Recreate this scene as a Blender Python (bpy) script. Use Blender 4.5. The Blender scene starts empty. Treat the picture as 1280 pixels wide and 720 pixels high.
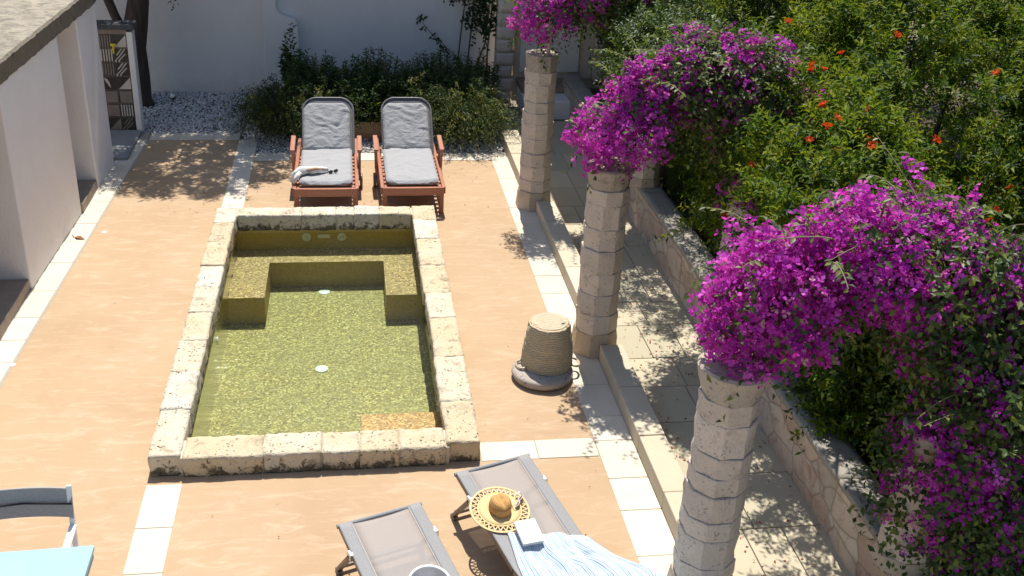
import bpy, bmesh, math, random
import numpy as np
from mathutils import Vector, Matrix, noise
random.seed(7)
RNG = np.random.default_rng(11)
PI = math.pi
scene = bpy.context.scene
COL = scene.collection

# ------------------------------------------------------------------ materials
def new_mat(name):
    m = bpy.data.materials.new(name); m.use_nodes = True
    nt = m.node_tree
    return m, nt, nt.nodes['Principled BSDF'], nt.nodes['Material Output']

def N(nt, t, **kw):
    n = nt.nodes.new(t)
    for k, v in kw.items():
        if k in n.inputs: n.inputs[k].default_value = v
        else: setattr(n, k, v)
    return n

def ramp(nt, fac, stops):
    r = nt.nodes.new('ShaderNodeValToRGB')
    el = r.color_ramp.elements
    while len(el) < len(stops): el.new(0.5)
    for e, (p, c) in zip(el, stops):
        e.position = p
        e.color = (c, c, c, 1) if isinstance(c, (int, float)) else (*c, 1)
    nt.links.new(fac, r.inputs['Fac'])
    return r.outputs['Color']

def mixc(nt, fac, a, b, mode='MIX'):
    m = nt.nodes.new('ShaderNodeMix'); m.data_type = 'RGBA'; m.blend_type = mode
    for sock, v in ((m.inputs[0], fac), (m.inputs[6], a), (m.inputs[7], b)):
        if hasattr(v, 'links'): nt.links.new(v, sock)
        elif isinstance(v, (int, float)): sock.default_value = v
        else: sock.default_value = (*v, 1)
    return m.outputs[2]

def coords(nt, scale=(1, 1, 1), rot=(0, 0, 0), kind='Object'):
    tc = nt.nodes.new('ShaderNodeTexCoord'); mp = nt.nodes.new('ShaderNodeMapping')
    mp.inputs['Scale'].default_value = scale; mp.inputs['Rotation'].default_value = rot
    nt.links.new(tc.outputs[kind], mp.inputs['Vector'])
    return mp.outputs['Vector']

def tex_noise(nt, vec, scale, detail=5, rough=.6, dist=0):
    n = N(nt, 'ShaderNodeTexNoise'); n.inputs['Scale'].default_value = scale
    n.inputs['Detail'].default_value = detail; n.inputs['Roughness'].default_value = rough
    n.inputs['Distortion'].default_value = dist
    nt.links.new(vec, n.inputs['Vector']); return n.outputs['Fac']

def tex_voro(nt, vec, scale, feature='F1', out='Distance', rnd=1):
    n = N(nt, 'ShaderNodeTexVoronoi'); n.feature = feature
    n.inputs['Scale'].default_value = scale; n.inputs['Randomness'].default_value = rnd
    nt.links.new(vec, n.inputs['Vector']); return n.outputs[out]

def bump(nt, bsdf, height, strength=.3, dist=.02):
    b = N(nt, 'ShaderNodeBump'); b.inputs['Strength'].default_value = strength; b.inputs['Distance'].default_value = dist
    nt.links.new(height, b.inputs['Height']); nt.links.new(b.outputs['Normal'], bsdf.inputs['Normal'])

def simple(name, c, rough=.6, metal=0, var=.12, scale=20, bmp=.1, spec=.4):
    m, nt, b, o = new_mat(name)
    v = coords(nt); f = tex_noise(nt, v, scale)
    d = tuple(x * (1 - var) for x in c); e = tuple(min(1, x * (1 + var)) for x in c)
    nt.links.new(ramp(nt, f, [(.3, d), (.7, e)]), b.inputs['Base Color'])
    b.inputs['Roughness'].default_value = rough; b.inputs['Metallic'].default_value = metal
    b.inputs['Specular IOR Level'].default_value = spec
    if bmp: bump(nt, b, tex_noise(nt, v, scale * 4), bmp, .01)
    return m

def leafmat(name, c, trans=.35, rough=.45, spec=.3):
    m, nt, b, o = new_mat(name)
    b.inputs['Base Color'].default_value = (*c, 1); b.inputs['Roughness'].default_value = rough
    b.inputs['Specular IOR Level'].default_value = spec
    t = N(nt, 'ShaderNodeBsdfTranslucent'); t.inputs['Color'].default_value = (min(1, c[0]*1.4), min(1, c[1]*1.4), c[2]*.9, 1)
    mx = N(nt, 'ShaderNodeMixShader'); mx.inputs[0].default_value = trans
    nt.links.new(b.outputs[0], mx.inputs[1]); nt.links.new(t.outputs[0], mx.inputs[2]); nt.links.new(mx.outputs[0], o.inputs['Surface'])
    return m

def limestone(name, c1, c2, dark, pit=.5, stain=.35, scale=3.0, bs=.5, zlich=None, lich_col=(.05, .04, .025)):
    m, nt, b, o = new_mat(name)
    v = coords(nt)
    oi = N(nt, 'ShaderNodeObjectInfo')
    # shift the texture for every stone, so that no two stones look alike
    ad = N(nt, 'ShaderNodeVectorMath'); ad.operation = 'ADD'
    sc = N(nt, 'ShaderNodeVectorMath'); sc.operation = 'SCALE'; sc.inputs[0].default_value = (37, 21, 13)
    nt.links.new(oi.outputs['Random'], sc.inputs['Scale']); nt.links.new(v, ad.inputs[0]); nt.links.new(sc.outputs[0], ad.inputs[1])
    vv = ad.outputs[0]
    big = tex_noise(nt, vv, scale, 6, .65)
    fac = N(nt, 'ShaderNodeMath'); fac.operation = 'MULTIPLY_ADD'
    nt.links.new(oi.outputs['Random'], fac.inputs[0]); fac.inputs[1].default_value = .55
    nt.links.new(big, fac.inputs[2])
    base = ramp(nt, fac.outputs[0], [(.45, c1), (.95, c2)])
    fine = tex_noise(nt, vv, scale * 14, 6, .7)
    base = mixc(nt, ramp(nt, fine, [(.38, .55), (.6, 0)]), base, tuple(x * .72 for x in c1))
    dn = N(nt, 'ShaderNodeTexNoise'); dn.inputs['Scale'].default_value = 9; dn.inputs['Detail'].default_value = 4; nt.links.new(vv, dn.inputs['Vector'])
    ds = N(nt, 'ShaderNodeVectorMath'); ds.operation = 'SCALE'; ds.inputs['Scale'].default_value = .16; nt.links.new(dn.outputs['Color'], ds.inputs[0])
    da = N(nt, 'ShaderNodeVectorMath'); da.operation = 'ADD'; nt.links.new(vv, da.inputs[0]); nt.links.new(ds.outputs[0], da.inputs[1])
    vraw = tex_voro(nt, da.outputs[0], 30); vn = tex_noise(nt, vv, 7, 3)
    vm = N(nt, 'ShaderNodeMath'); vm.operation = 'MULTIPLY_ADD'; vm.inputs[1].default_value = .55; nt.links.new(vn, vm.inputs[0]); nt.links.new(vraw, vm.inputs[2])
    vo2 = N(nt, 'ShaderNodeMath'); vo2.operation = 'SUBTRACT'; vo2.inputs[1].default_value = .25; nt.links.new(vm.outputs[0], vo2.inputs[0]); vo = vo2.outputs[0]
    holes_mask = ramp(nt, tex_noise(nt, vv, scale * 2.2, 4), [(.42, 0), (.56, 1)])
    pits = ramp(nt, vo, [(.14, 1), (.26, 0)])
    pf = N(nt, 'ShaderNodeMath'); pf.operation = 'MULTIPLY'
    nt.links.new(pits, pf.inputs[0]); nt.links.new(holes_mask, pf.inputs[1])
    pf2 = N(nt, 'ShaderNodeMath'); pf2.operation = 'MULTIPLY'; pf2.inputs[1].default_value = pit
    nt.links.new(pf.outputs[0], pf2.inputs[0])
    base = mixc(nt, pf2.outputs[0], base, dark)
    if pit > .8:
        big_p = ramp(nt, tex_voro(nt, da.outputs[0], 9), [(.10, 1), (.2, 0)]); bm_ = N(nt, 'ShaderNodeMath'); bm_.operation = 'MULTIPLY'
        nt.links.new(big_p, bm_.inputs[0]); nt.links.new(ramp(nt, tex_noise(nt, vv, scale*1.3, 4), [(.5, 0), (.62, .8)]), bm_.inputs[1])
        base = mixc(nt, bm_.outputs[0], base, dark)
    st = ramp(nt, tex_noise(nt, vv, scale * 1.7, 8, .7, .6), [(.55, 0), (.72, stain)])
    base = mixc(nt, st, base, dark)
    if zlich:
        geo = N(nt, 'ShaderNodeNewGeometry'); sep = N(nt, 'ShaderNodeSeparateXYZ'); nt.links.new(geo.outputs['Position'], sep.inputs[0])
        mr = N(nt, 'ShaderNodeMapRange'); mr.inputs[1].default_value = zlich[0]; mr.inputs[2].default_value = zlich[1]
        mr.inputs[3].default_value = 0; mr.inputs[4].default_value = .36
        nt.links.new(sep.outputs['Z'], mr.inputs[0])
        a = N(nt, 'ShaderNodeMath'); a.operation = 'ADD'
        nt.links.new(mr.outputs[0], a.inputs[0]); nt.links.new(tex_noise(nt, vv, 11, 7, .75, .4), a.inputs[1])
        lf = ramp(nt, a.outputs[0], [(.66, 0), (.76, .85)])
        base = mixc(nt, lf, base, lich_col)
    nt.links.new(base, b.inputs['Base Color'])
    b.inputs['Roughness'].default_value = .95; b.inputs['Specular IOR Level'].default_value = .15
    h = N(nt, 'ShaderNodeMath'); h.operation = 'SUBTRACT'
    nt.links.new(fine, h.inputs[0]); nt.links.new(pf.outputs[0], h.inputs[1])
    bump(nt, b, h.outputs[0], bs, .012)
    return m

M = {}
M['coping'] = limestone('pitted tufa stone', (.71, .66, .55), (.62, .50, .31), (.15, .115, .07), .95, .75, 3.4, 1.2, (.17, -.05))
M['column'] = limestone('column limestone', (.77, .66, .54), (.63, .53, .43), (.34, .27, .21), .4, .65, 4.2, .9)
M['capital'] = limestone('weathered capital stone', (.52, .45, .36), (.42, .36, .29), (.12, .10, .08), .8, .8, 4, .9)
M['columnbase'] = limestone('column base stone', (.58, .47, .35), (.52, .41, .29), (.2, .14, .09), .4, .4, 3, .5)
M['mortar'] = simple('pale mortar', (.55, .48, .38), .95, 0, .15, 25, .4)

def slab_mat(name, c1, c2, dark, attr='tint', bs=.15):
    m, nt, b, o = new_mat(name); v = coords(nt)
    at = N(nt, 'ShaderNodeAttribute'); at.attribute_name = attr
    base = mixc(nt, at.outputs['Fac'], c1, c2)
    base = mixc(nt, ramp(nt, tex_noise(nt, v, 2.3, 7, .65), [(.45, 0), (.8, .45)]), base, tuple(x * .8 for x in c2))
    base = mixc(nt, ramp(nt, tex_noise(nt, v, 9, 6, .7, .5), [(.62, 0), (.78, .35)]), base, dark)
    base = mixc(nt, ramp(nt, tex_voro(nt, v, 38), [(.05, .5), (.1, 0)]), base, tuple(x * .6 for x in c1))
    nt.links.new(base, b.inputs['Base Color']); b.inputs['Roughness'].default_value = .9; b.inputs['Specular IOR Level'].default_value = .2
    bump(nt, b, tex_noise(nt, v, 40, 6), bs, .01)
    return m
M['slab'] = slab_mat('pale paving stone', (.66, .60, .49), (.60, .54, .43), (.38, .33, .25))
M['walkslab'] = slab_mat('worn walkway stone', (.53, .46, .33), (.43, .39, .28), (.20, .17, .11), bs=.25)
M['kerbstone'] = slab_mat('kerb stone', (.60, .53, .42), (.53, .46, .33), (.30, .24, .16), bs=.3)
M['joint'] = simple('paving joint mortar', (.36, .32, .26), .95, 0, .1, 30)

def terrace_mat():
    m, nt, b, o = new_mat('ochre cement screed'); v = coords(nt)
    c = ramp(nt, tex_noise(nt, v, .9, 8, .62, .3), [(.25, (.395, .268, .158)), (.5, (.432, .303, .184)), (.75, (.465, .336, .212))])
    st = tex_noise(nt, coords(nt, (1.2, 4.5, 1), (0, 0, .35)), 2.2, 8, .7, 1.2)
    c = mixc(nt, ramp(nt, st, [(.5, 0), (.74, .75)]), c, (.56, .425, .295))
    sc = tex_noise(nt, coords(nt, (1.0, 5.5, 1), (0, 0, -.5)), 5, 8, .72, 2.0)
    c = mixc(nt, ramp(nt, sc, [(.62, 0), (.72, .6)]), c, (.62, .50, .38))
    dk = tex_noise(nt, v, 2.1, 9, .7, .8)
    c = mixc(nt, ramp(nt, dk, [(.3, .35), (.45, 0)]), c, (.42, .27, .165))
    sp_ = tex_voro(nt, v, 2.3); sm_ = N(nt, 'ShaderNodeMath'); sm_.operation = 'MULTIPLY'
    nt.links.new(ramp(nt, sp_, [(.03, .7), (.07, 0)]), sm_.inputs[0]); nt.links.new(ramp(nt, tex_noise(nt, v, 14, 4), [(.45, 0), (.6, 1)]), sm_.inputs[1])
    c = mixc(nt, sm_.outputs[0], c, (.30, .20, .13))
    hl = tex_noise(nt, coords(nt, (1, 16, 1), (0, 0, .9)), 2.2, 4, .6, .6)
    c = mixc(nt, ramp(nt, hl, [(.69, 0), (.73, .55)]), c, (.60, .47, .35))
    fn = tex_noise(nt, v, 90, 3)
    c = mixc(nt, ramp(nt, fn, [(.3, .18), (.5, 0)]), c, (.36, .24, .15))
    nt.links.new(c, b.inputs['Base Color']); b.inputs['Roughness'].default_value = .85; b.inputs['Specular IOR Level'].default_value = .25
    bump(nt, b, tex_noise(nt, v, 30, 7), .12, .01)
    return m
M['terrace'] = terrace_mat()

def plaster(name, c, stain=(.5, .42, .36), amount=.25):
    m, nt, b, o = new_mat(name); v = coords(nt)
    f = tex_noise(nt, v, 1.2, 7, .6)
    base = mixc(nt, ramp(nt, f, [(.4, 0), (.8, amount)]), c, stain)
    sv = tex_noise(nt, coords(nt, (6, 6, .7)), 2, 7, .7)
    base = mixc(nt, ramp(nt, sv, [(.6, 0), (.8, amount)]), base, tuple(x * .8 for x in c))
    geo = N(nt, 'ShaderNodeNewGeometry'); sp = N(nt, 'ShaderNodeSeparateXYZ'); nt.links.new(geo.outputs['Position'], sp.inputs[0])
    mr = N(nt, 'ShaderNodeMapRange'); mr.inputs[1].default_value = .45; mr.inputs[2].default_value = 0; mr.inputs[3].default_value = 0; mr.inputs[4].default_value = .4
    nt.links.new(sp.outputs['Z'], mr.inputs[0]); ad = N(nt, 'ShaderNodeMath'); ad.operation = 'ADD'
    nt.links.new(mr.outputs[0], ad.inputs[0]); nt.links.new(tex_noise(nt, v, 4, 7, .7), ad.inputs[1])
    base = mixc(nt, ramp(nt, ad.outputs[0], [(.62, 0), (.9, .45)]), base, stain)
    nt.links.new(base, b.inputs['Base Color']); b.inputs['Roughness'].default_value = .92; b.inputs['Specular IOR Level'].default_value = .15
    h = N(nt, 'ShaderNodeMath'); h.operation = 'ADD'
    nt.links.new(tex_noise(nt, v, 4, 6), h.inputs[0]); nt.links.new(tex_noise(nt, v, 55, 4), h.inputs[1])
    bump(nt, b, h.outputs[0], .4, .02)
    return m
M['white'] = plaster('white limewash', (.73, .72, .70), (.58, .54, .49), .38)
M['housewhite'] = plaster('house limewash', (.87, .84, .81), (.74, .67, .61), .38)
M['cream'] = plaster('cream plaster', (.60, .52, .40), (.5, .42, .31), .3)
M['doorframe'] = simple('beige painted frame', (.5, .44, .35), .6)
M['sill'] = simple('brown stone doorstep', (.33, .26, .20), .8, 0, .2, 6, .2)
M['brownstep'] = simple('terracotta bench tiles', (.26, .19, .13), .8, 0, .25, 5, .2)
M['doordark'] = simple('dark doorway wood', (.12, .10, .09), .7)

def roof_mat():
    m, nt, b, o = new_mat('weathered roof slab'); v = coords(nt)
    c = ramp(nt, tex_noise(nt, v, 2.0, 9, .7, .6), [(.3, (.19, .165, .13)), (.5, (.33, .29, .22)), (.7, (.44, .38, .29))])
    c = mixc(nt, ramp(nt, tex_noise(nt, v, 7, 8, .72, .8), [(.46, 0), (.62, .8)]), c, (.14, .125, .10))
    c = mixc(nt, ramp(nt, tex_noise(nt, coords(nt, (5, 1, 1), (0, 0, .4)), 3, 8, .7), [(.58, 0), (.75, .6)]), c, (.56, .44, .29))
    nt.links.new(c, b.inputs['Base Color']); b.inputs['Roughness'].default_value = .95
    bump(nt, b, tex_noise(nt, v, 14, 9, .7), .7, .04); return m
M['roof'] = roof_mat()
M['roofedge'] = limestone('dark roof edge stone', (.24, .21, .16), (.18, .155, .12), (.05, .045, .04), .6, .9, 6, 1.2)

def retaining_mat():
    m, nt, b, o = new_mat('polygonal stone facing')
    # facing of big irregular slabs: cells in the face plane (along the wall and up)
    v0 = coords(nt, (.0, 2.5, 4.2)); 
    ad = N(nt, 'ShaderNodeVectorMath'); ad.operation = 'ADD'
    nz = N(nt, 'ShaderNodeTexNoise'); nz.inputs['Scale'].default_value = 3; nt.links.new(coords(nt), nz.inputs['Vector'])
    sc = N(nt, 'ShaderNodeVectorMath'); sc.operation = 'SCALE'; sc.inputs['Scale'].default_value = .35
    nt.links.new(nz.outputs['Color'], sc.inputs[0]); nt.links.new(v0, ad.inputs[0]); nt.links.new(sc.outputs[0], ad.inputs[1])
    vv = ad.outputs[0]; v = coords(nt)
    cell = tex_voro(nt, vv, 1.0, 'F1', 'Color', .8); edge = tex_voro(nt, vv, 1.0, 'DISTANCE_TO_EDGE', 'Distance', .8)
    sep = N(nt, 'ShaderNodeSeparateColor'); nt.links.new(cell, sep.inputs[0])
    c = ramp(nt, sep.outputs[0], [(.1, (.50, .36, .26)), (.4, (.62, .51, .39)), (.65, (.46, .39, .33)), (.9, (.66, .55, .42))])
    c = mixc(nt, ramp(nt, tex_noise(nt, v, 5, 8, .7, .6), [(.5, 0), (.66, .75)]), c, (.34, .20, .15))
    c = mixc(nt, ramp(nt, tex_noise(nt, v, 16, 7, .7), [(.5, 0), (.75, .5)]), c, (.56, .48, .39))
    c = mixc(nt, ramp(nt, edge, [(.01, .6), (.035, 0)]), c, (.26, .20, .15))
    nt.links.new(c, b.inputs['Base Color']); b.inputs['Roughness'].default_value = .95; b.inputs['Specular IOR Level'].default_value = .15
    h = N(nt, 'ShaderNodeMath'); h.operation = 'ADD'
    nt.links.new(ramp(nt, edge, [(0, 0), (.07, 1)]), h.inputs[0]); nt.links.new(tex_noise(nt, v, 18, 8, .7), h.inputs[1])
    bump(nt, b, h.outputs[0], .5, .025); return m
M['retaining'] = retaining_mat()
M['capstone'] = limestone('grey weathered wall cap', (.37, .34, .28), (.31, .285, .24), (.13, .115, .095), .3, .6, 4, .5)

def mosaic_mat(name, cols):
    m, nt, b, o = new_mat(name); v = coords(nt)
    cell = tex_voro(nt, v, 58, 'F1', 'Color', .55)
    sep = N(nt, 'ShaderNodeSeparateColor'); nt.links.new(cell, sep.inputs[0])
    c = ramp(nt, sep.outputs[0], list(zip((0, .3, .7, 1), cols)))
    c = mixc(nt, ramp(nt, tex_noise(nt, v, 3, 6, .6), [(.35, .3), (.65, 0)]), c, (.26, .21, .09))
    e = tex_voro(nt, v, 58, 'DISTANCE_TO_EDGE', 'Distance', .55)
    c = mixc(nt, ramp(nt, e, [(.03, .6), (.08, 0)]), c, (.22, .17, .06))
    nt.links.new(c, b.inputs['Base Color']); b.inputs['Roughness'].default_value = .5
    return m
M['mosaic'] = mosaic_mat('gold glass mosaic', ((.12, .075, .02), (.27, .172, .04), (.37, .245, .065), (.66, .50, .22)))
M['stepmosaic'] = mosaic_mat('amber glass mosaic', ((.22, .10, .02), (.42, .20, .04), (.55, .28, .07), (.85, .55, .22)))
M['mosaicwall'] = simple('olive mosaic wall', (.42, .29, .075), .5, 0, .22, 45, .1)
M['whiteplastic'] = simple('white plastic', (.75, .77, .74), .35, 0, .03)

def water_mat():
    m, nt, b, o = new_mat('clear pool water')
    nt.nodes.remove(b)
    tr = N(nt, 'ShaderNodeBsdfTransparent'); gl = N(nt, 'ShaderNodeBsdfGlossy'); gl.inputs['Roughness'].default_value = .03
    fr = N(nt, 'ShaderNodeFresnel'); fr.inputs['IOR'].default_value = 1.42
    v = coords(nt)
    bp = N(nt, 'ShaderNodeBump'); bp.inputs['Strength'].default_value = .6; bp.inputs['Distance'].default_value = .02
    h = N(nt, 'ShaderNodeMath'); h.operation = 'ADD'
    nt.links.new(tex_noise(nt, v, 9, 4, .5, .6), h.inputs[0]); nt.links.new(tex_noise(nt, v, 26, 3, .5, .4), h.inputs[1])
    nt.links.new(h.outputs[0], bp.inputs['Height'])
    nt.links.new(bp.outputs[0], fr.inputs['Normal']); nt.links.new(bp.outputs[0], gl.inputs['Normal'])
    mx = N(nt, 'ShaderNodeMixShader'); nt.links.new(fr.outputs[0], mx.inputs[0])
    nt.links.new(tr.outputs[0], mx.inputs[1]); nt.links.new(gl.outputs[0], mx.inputs[2]); nt.links.new(mx.outputs[0], o.inputs['Surface'])
    va = N(nt, 'ShaderNodeVolumeAbsorption'); va.inputs['Color'].default_value = (.66, .95, .72, 1); va.inputs['Density'].default_value = .62
    nt.links.new(va.outputs[0], o.inputs['Volume'])
    return m
M['water'] = water_mat()

M['redwood'] = None
def wood(name, c1, c2, sc=(30, 3, 30), rough=.55):
    m, nt, b, o = new_mat(name)
    f = tex_noise(nt, coords(nt, sc), 1.5, 6, .6, .5)
    nt.links.new(ramp(nt, f, [(.3, c1), (.7, c2)]), b.inputs['Base Color']); b.inputs['Roughness'].default_value = rough
    bump(nt, b, f, .15, .005); return m
M['redwood'] = wood('red stained wood', (.30, .105, .055), (.40, .155, .085))
M['planter'] = wood('weathered planter wood', (.24, .15, .08), (.34, .22, .12), (3, 20, 20))
M['shoot'] = wood('green shoot bark', (.16, .15, .06), (.22, .20, .09), (20, 20, 4), .8)
M['stake'] = wood('bare wooden stake', (.50, .38, .26), (.56, .44, .31), (30, 30, 3))
M['bark'] = wood('dark bark', (.035, .026, .02), (.075, .055, .042), (12, 12, 2), .95)
M['vinebark'] = wood('brown vine bark', (.10, .07, .045), (.17, .13, .09), (20, 20, 4), .95)

def fabric(name, c, weave=260, var=.1, rough=.9, trans=0, wrinkle=0):
    m, nt, b, o = new_mat(name); v = coords(nt)
    w = tex_noise(nt, coords(nt, (1, 6, 1)), weave * .3, 3)
    lo = tuple(x * (1 - var) for x in c)
    base = ramp(nt, w, [(.35, lo), (.65, c)])
    base = mixc(nt, ramp(nt, tex_noise(nt, v, 4, 5), [(.4, 0), (.8, .2)]), base, tuple(x * .85 for x in c))
    nt.links.new(base, b.inputs['Base Color']); b.inputs['Roughness'].default_value = rough; b.inputs['Specular IOR Level'].default_value = .2
    if wrinkle:
        bump(nt, b, tex_noise(nt, coords(nt, (3, 4, 4)), 2.6, 3, .5, 1.6), wrinkle, .05)
    if trans:
        t = N(nt, 'ShaderNodeBsdfTransparent'); mx = N(nt, 'ShaderNodeMixShader'); mx.inputs[0].default_value = trans
        nt.links.new(b.outputs[0], mx.inputs[1]); nt.links.new(t.outputs[0], mx.inputs[2]); nt.links.new(mx.outputs[0], o.inputs['Surface'])
    return m
M['cushion'] = fabric('light grey cushion cloth', (.35, .35, .355), 200, .08, .9, 0, .35)
M['sling'] = fabric('taupe sling mesh', (.44, .40, .37), 300, .12, .75, .32)
M['slingband'] = fabric('grey sling edge', (.33, .325, .32), 300, .3, .75)
M['seam'] = fabric('pale sling seam', (.48, .45, .43), 300, .08)
M['chaircloth'] = fabric('dark grey chair textile', (.42, .385, .36), 300, .25, .8)
M['alu'] = simple('brown grey lacquered metal', (.17, .135, .11), .45, .2, .08, 8, 0)
M['steel'] = simple('bare steel bracket', (.6, .6, .6), .3, .9, .05, 8, 0)
M['whitemetal'] = simple('white lacquered metal', (.78, .78, .77), .35, 0, .03, 8, 0)
M['tabletop'] = simple('pale aqua table paint', (.30, .56, .66), .35, 0, .05, 5, .03)
M['tableedge'] = simple('blue grey table edge', (.23, .33, .40), .5, 0, .08)
M['greyin'] = simple('grey lining', (.12, .125, .14), .7)
M['paper'] = simple('white book cover', (.85, .85, .86), .55, 0, .02, 10, .02)
M['pages'] = simple('book pages', (.66, .64, .58), .9, 0, .15, 80, 0)
M['black'] = simple('black plastic', (.015, .015, .017), .3, 0, .05)
M['lens'] = simple('dark brown lens', (.06, .03, .025), .1, 0, .05)
M['whitecloth'] = fabric('white cotton', (.76, .74, .70), 150, .06, .95, 0, .4)
M['tancloth'] = fabric('tan cloth', (.50, .32, .20), 150, .1)
M['yellow'] = simple('yellow tap plastic', (.72, .55, .02), .35, 0, .05)
M['slabdark'] = simple('dark slate cap', (.05, .055, .065), .6, 0, .25, 12)
M['tilegrey'] = simple('warm grey tile', (.20, .17, .145), .45, 0, .15, 9, 0)
M['tiledark'] = simple('charcoal tile', (.04, .035, .03), .4, 0, .2, 9, 0)
M['tilelight'] = simple('chalk tile pattern', (.50, .46, .41), .45, 0, .1, 9, 0)
M['tray'] = simple('grey shower floor', (.23, .23, .23), .7, 0, .12, 6)
M['soil'] = simple('dark garden soil', (.085, .06, .04), .98, 0, .4, 6, .6)
M['earth'] = simple('dry earth', (.20, .16, .11), .98, 0, .25, .6, .3)
M['pebble'] = None
m, nt, b_, o = new_mat('white pebbles')
g_ = N(nt, 'ShaderNodeAttribute'); g_.attribute_name = 'tint'
nt.links.new(ramp(nt, g_.outputs['Fac'], [(0, (.16, .14, .12)), (.25, (.50, .48, .45)), (1, (.76, .75, .73))]), b_.inputs['Base Color']); b_.inputs['Roughness'].default_value = .8
M['pebble'] = m
M['dryleaf'] = simple('dry brown leaf', (.28, .12, .05), .8, 0, .3, 15)
def straw(name, c1, c2):
    m, nt, b, o = new_mat(name)
    w = N(nt, 'ShaderNodeTexWave'); w.wave_type = 'RINGS'; w.rings_direction = 'Z'; w.inputs['Scale'].default_value = 28
    w.inputs['Distortion'].default_value = 1.2; w.inputs['Detail'].default_value = 3
    nt.links.new(coords(nt), w.inputs['Vector'])
    nt.links.new(ramp(nt, w.outputs['Fac'], [(.2, c1), (.8, c2)]), b.inputs['Base Color']); b.inputs['Roughness'].default_value = .7
    bump(nt, b, w.outputs['Fac'], .25, .004); return m
M['straw'] = straw('plaited straw', (.62, .44, .19), (.74, .55, .27))
M['strawcrown'] = straw('amber straw crown', (.44, .22, .06), (.56, .31, .10))
def ropemat():
    m, nt, b, o = new_mat('coiled palm rope')
    v = coords(nt, (1, 1, 1))
    w = N(nt, 'ShaderNodeTexWave'); w.wave_type = 'BANDS'; w.bands_direction = 'Z'; w.inputs['Scale'].default_value = 16; w.inputs['Distortion'].default_value = 5; w.inputs['Detail'].default_value = 3
    nt.links.new(v, w.inputs['Vector'])
    s = tex_noise(nt, v, 60, 4, .7)
    c = ramp(nt, w.outputs['Fac'], [(.1, (.48, .385, .24)), (.7, (.70, .60, .41))])
    c = mixc(nt, ramp(nt, s, [(.4, .5), (.65, 0)]), c, (.40, .31, .18))
    nt.links.new(c, b.inputs['Base Color']); b.inputs['Roughness'].default_value = .9
    h = N(nt, 'ShaderNodeMath'); h.operation = 'ADD'; nt.links.new(w.outputs['Fac'], h.inputs[0]); nt.links.new(s, h.inputs[1])
    bump(nt, b, h.outputs[0], .8, .012); return m
M['rope'] = ropemat()
M['ropetop'] = straw('coiled rope top', (.40, .33, .21), (.56, .48, .34))
M['trough'] = limestone('grey speckled stone', (.52, .46, .40), (.44, .38, .32), (.09, .075, .06), 1, .4, 6, .8)

def towelmat():
    m, nt, b, o = new_mat('striped towel')
    uv = coords(nt, (1, 1, 1), kind='UV')
    sep = N(nt, 'ShaderNodeSeparateXYZ'); nt.links.new(uv, sep.inputs[0])
    mu = N(nt, 'ShaderNodeMath'); mu.operation = 'MULTIPLY'; mu.inputs[1].default_value = 8.0; nt.links.new(sep.outputs['X'], mu.inputs[0])
    fr = N(nt, 'ShaderNodeMath'); fr.operation = 'FRACT'; nt.links.new(mu.outputs[0], fr.inputs[0])
    W = (.60, .62, .64); B = (.10, .20, .42); T = (.12, .36, .36); D = (.06, .10, .30); Lb = (.28, .42, .56)
    r = nt.nodes.new('ShaderNodeValToRGB'); r.color_ramp.interpolation = 'CONSTANT'
    stops = [(0, W), (.10, B), (.14, W), (.22, Lb), (.27, W), (.36, T), (.42, W), (.50, Lb), (.53, W), (.56, Lb), (.59, W), (.68, B), (.74, W), (.80, T), (.85, W), (.92, D), (.95, Lb)]
    el = r.color_ramp.elements
    while len(el) < len(stops): el.new(.5)
    for e, (p, c) in zip(el, stops): e.position = p; e.color = (*c, 1)
    nt.links.new(fr.outputs[0], r.inputs[0])
    nt.links.new(r.outputs[0], b.inputs['Base Color']); b.inputs['Roughness'].default_value = .95
    bump(nt, b, tex_noise(nt, coords(nt), 120, 4), .3, .006); return m
M['towel'] = towelmat()

LEAF = {
 'pom': [leafmat('pomegranate leaf', (.088, .145, .010), .42, .45, .12), leafmat('pomegranate leaf yellow', (.185, .218, .014), .42, .45, .12), leafmat('pomegranate leaf dark', (.025, .055, .008), .35, .45, .15)],
 'boug': [leafmat('bougainvillea leaf', (.06, .10, .02)), leafmat('bougainvillea leaf light', (.15, .19, .035)), leafmat('bougainvillea leaf dark', (.028, .055, .016))],
 'bract': [leafmat('magenta bract', (.54, .045, .52), .4, .6, .2), leafmat('deep magenta bract', (.38, .022, .38), .4, .6, .2), leafmat('pink bract', (.64, .12, .62), .4, .6, .2), leafmat('faded bract', (.62, .38, .46), .4, .6, .2)],
 'mint': [leafmat('green shrub leaf', (.036, .08, .017)), leafmat('light shrub leaf', (.07, .125, .024)), leafmat('dark shrub leaf', (.02, .05, .014))],
 'rose': [leafmat('rosemary needle', (.036, .065, .018)), leafmat('yellow rosemary needle', (.14, .15, .035)), leafmat('dark rosemary needle', (.025, .045, .015))],
 'tree': [leafmat('tree leaf', (.04, .075, .018)), leafmat('tree leaf light', (.07, .11, .025)), leafmat('tree leaf dark', (.025, .05, .014))],
 'vine': [leafmat('climber leaf', (.03, .055, .02)), leafmat('climber leaf light', (.045, .075, .022)), leafmat('climber leaf dark', (.02, .04, .016))],
 'grass': [leafmat('lit grass', (.15, .22, .03)), leafmat('yellow grass', (.22, .26, .05)), leafmat('grass green', (.09, .16, .025))],
}
M['orange'] = leafmat('orange pomegranate petal', (.62, .07, .008), .3, .6, .2)
M['petalred'] = simple('dry fallen petal', (.30, .05, .03), .8, 0, .4, 30, 0)

# ------------------------------------------------------------------ objects
def tag(o, label=None, cat=None, group=None, kind=None):
    if label: o['label'] = label
    if cat: o['category'] = cat
    if group: o['group'] = group
    if kind: o['kind'] = kind
    return o

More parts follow.
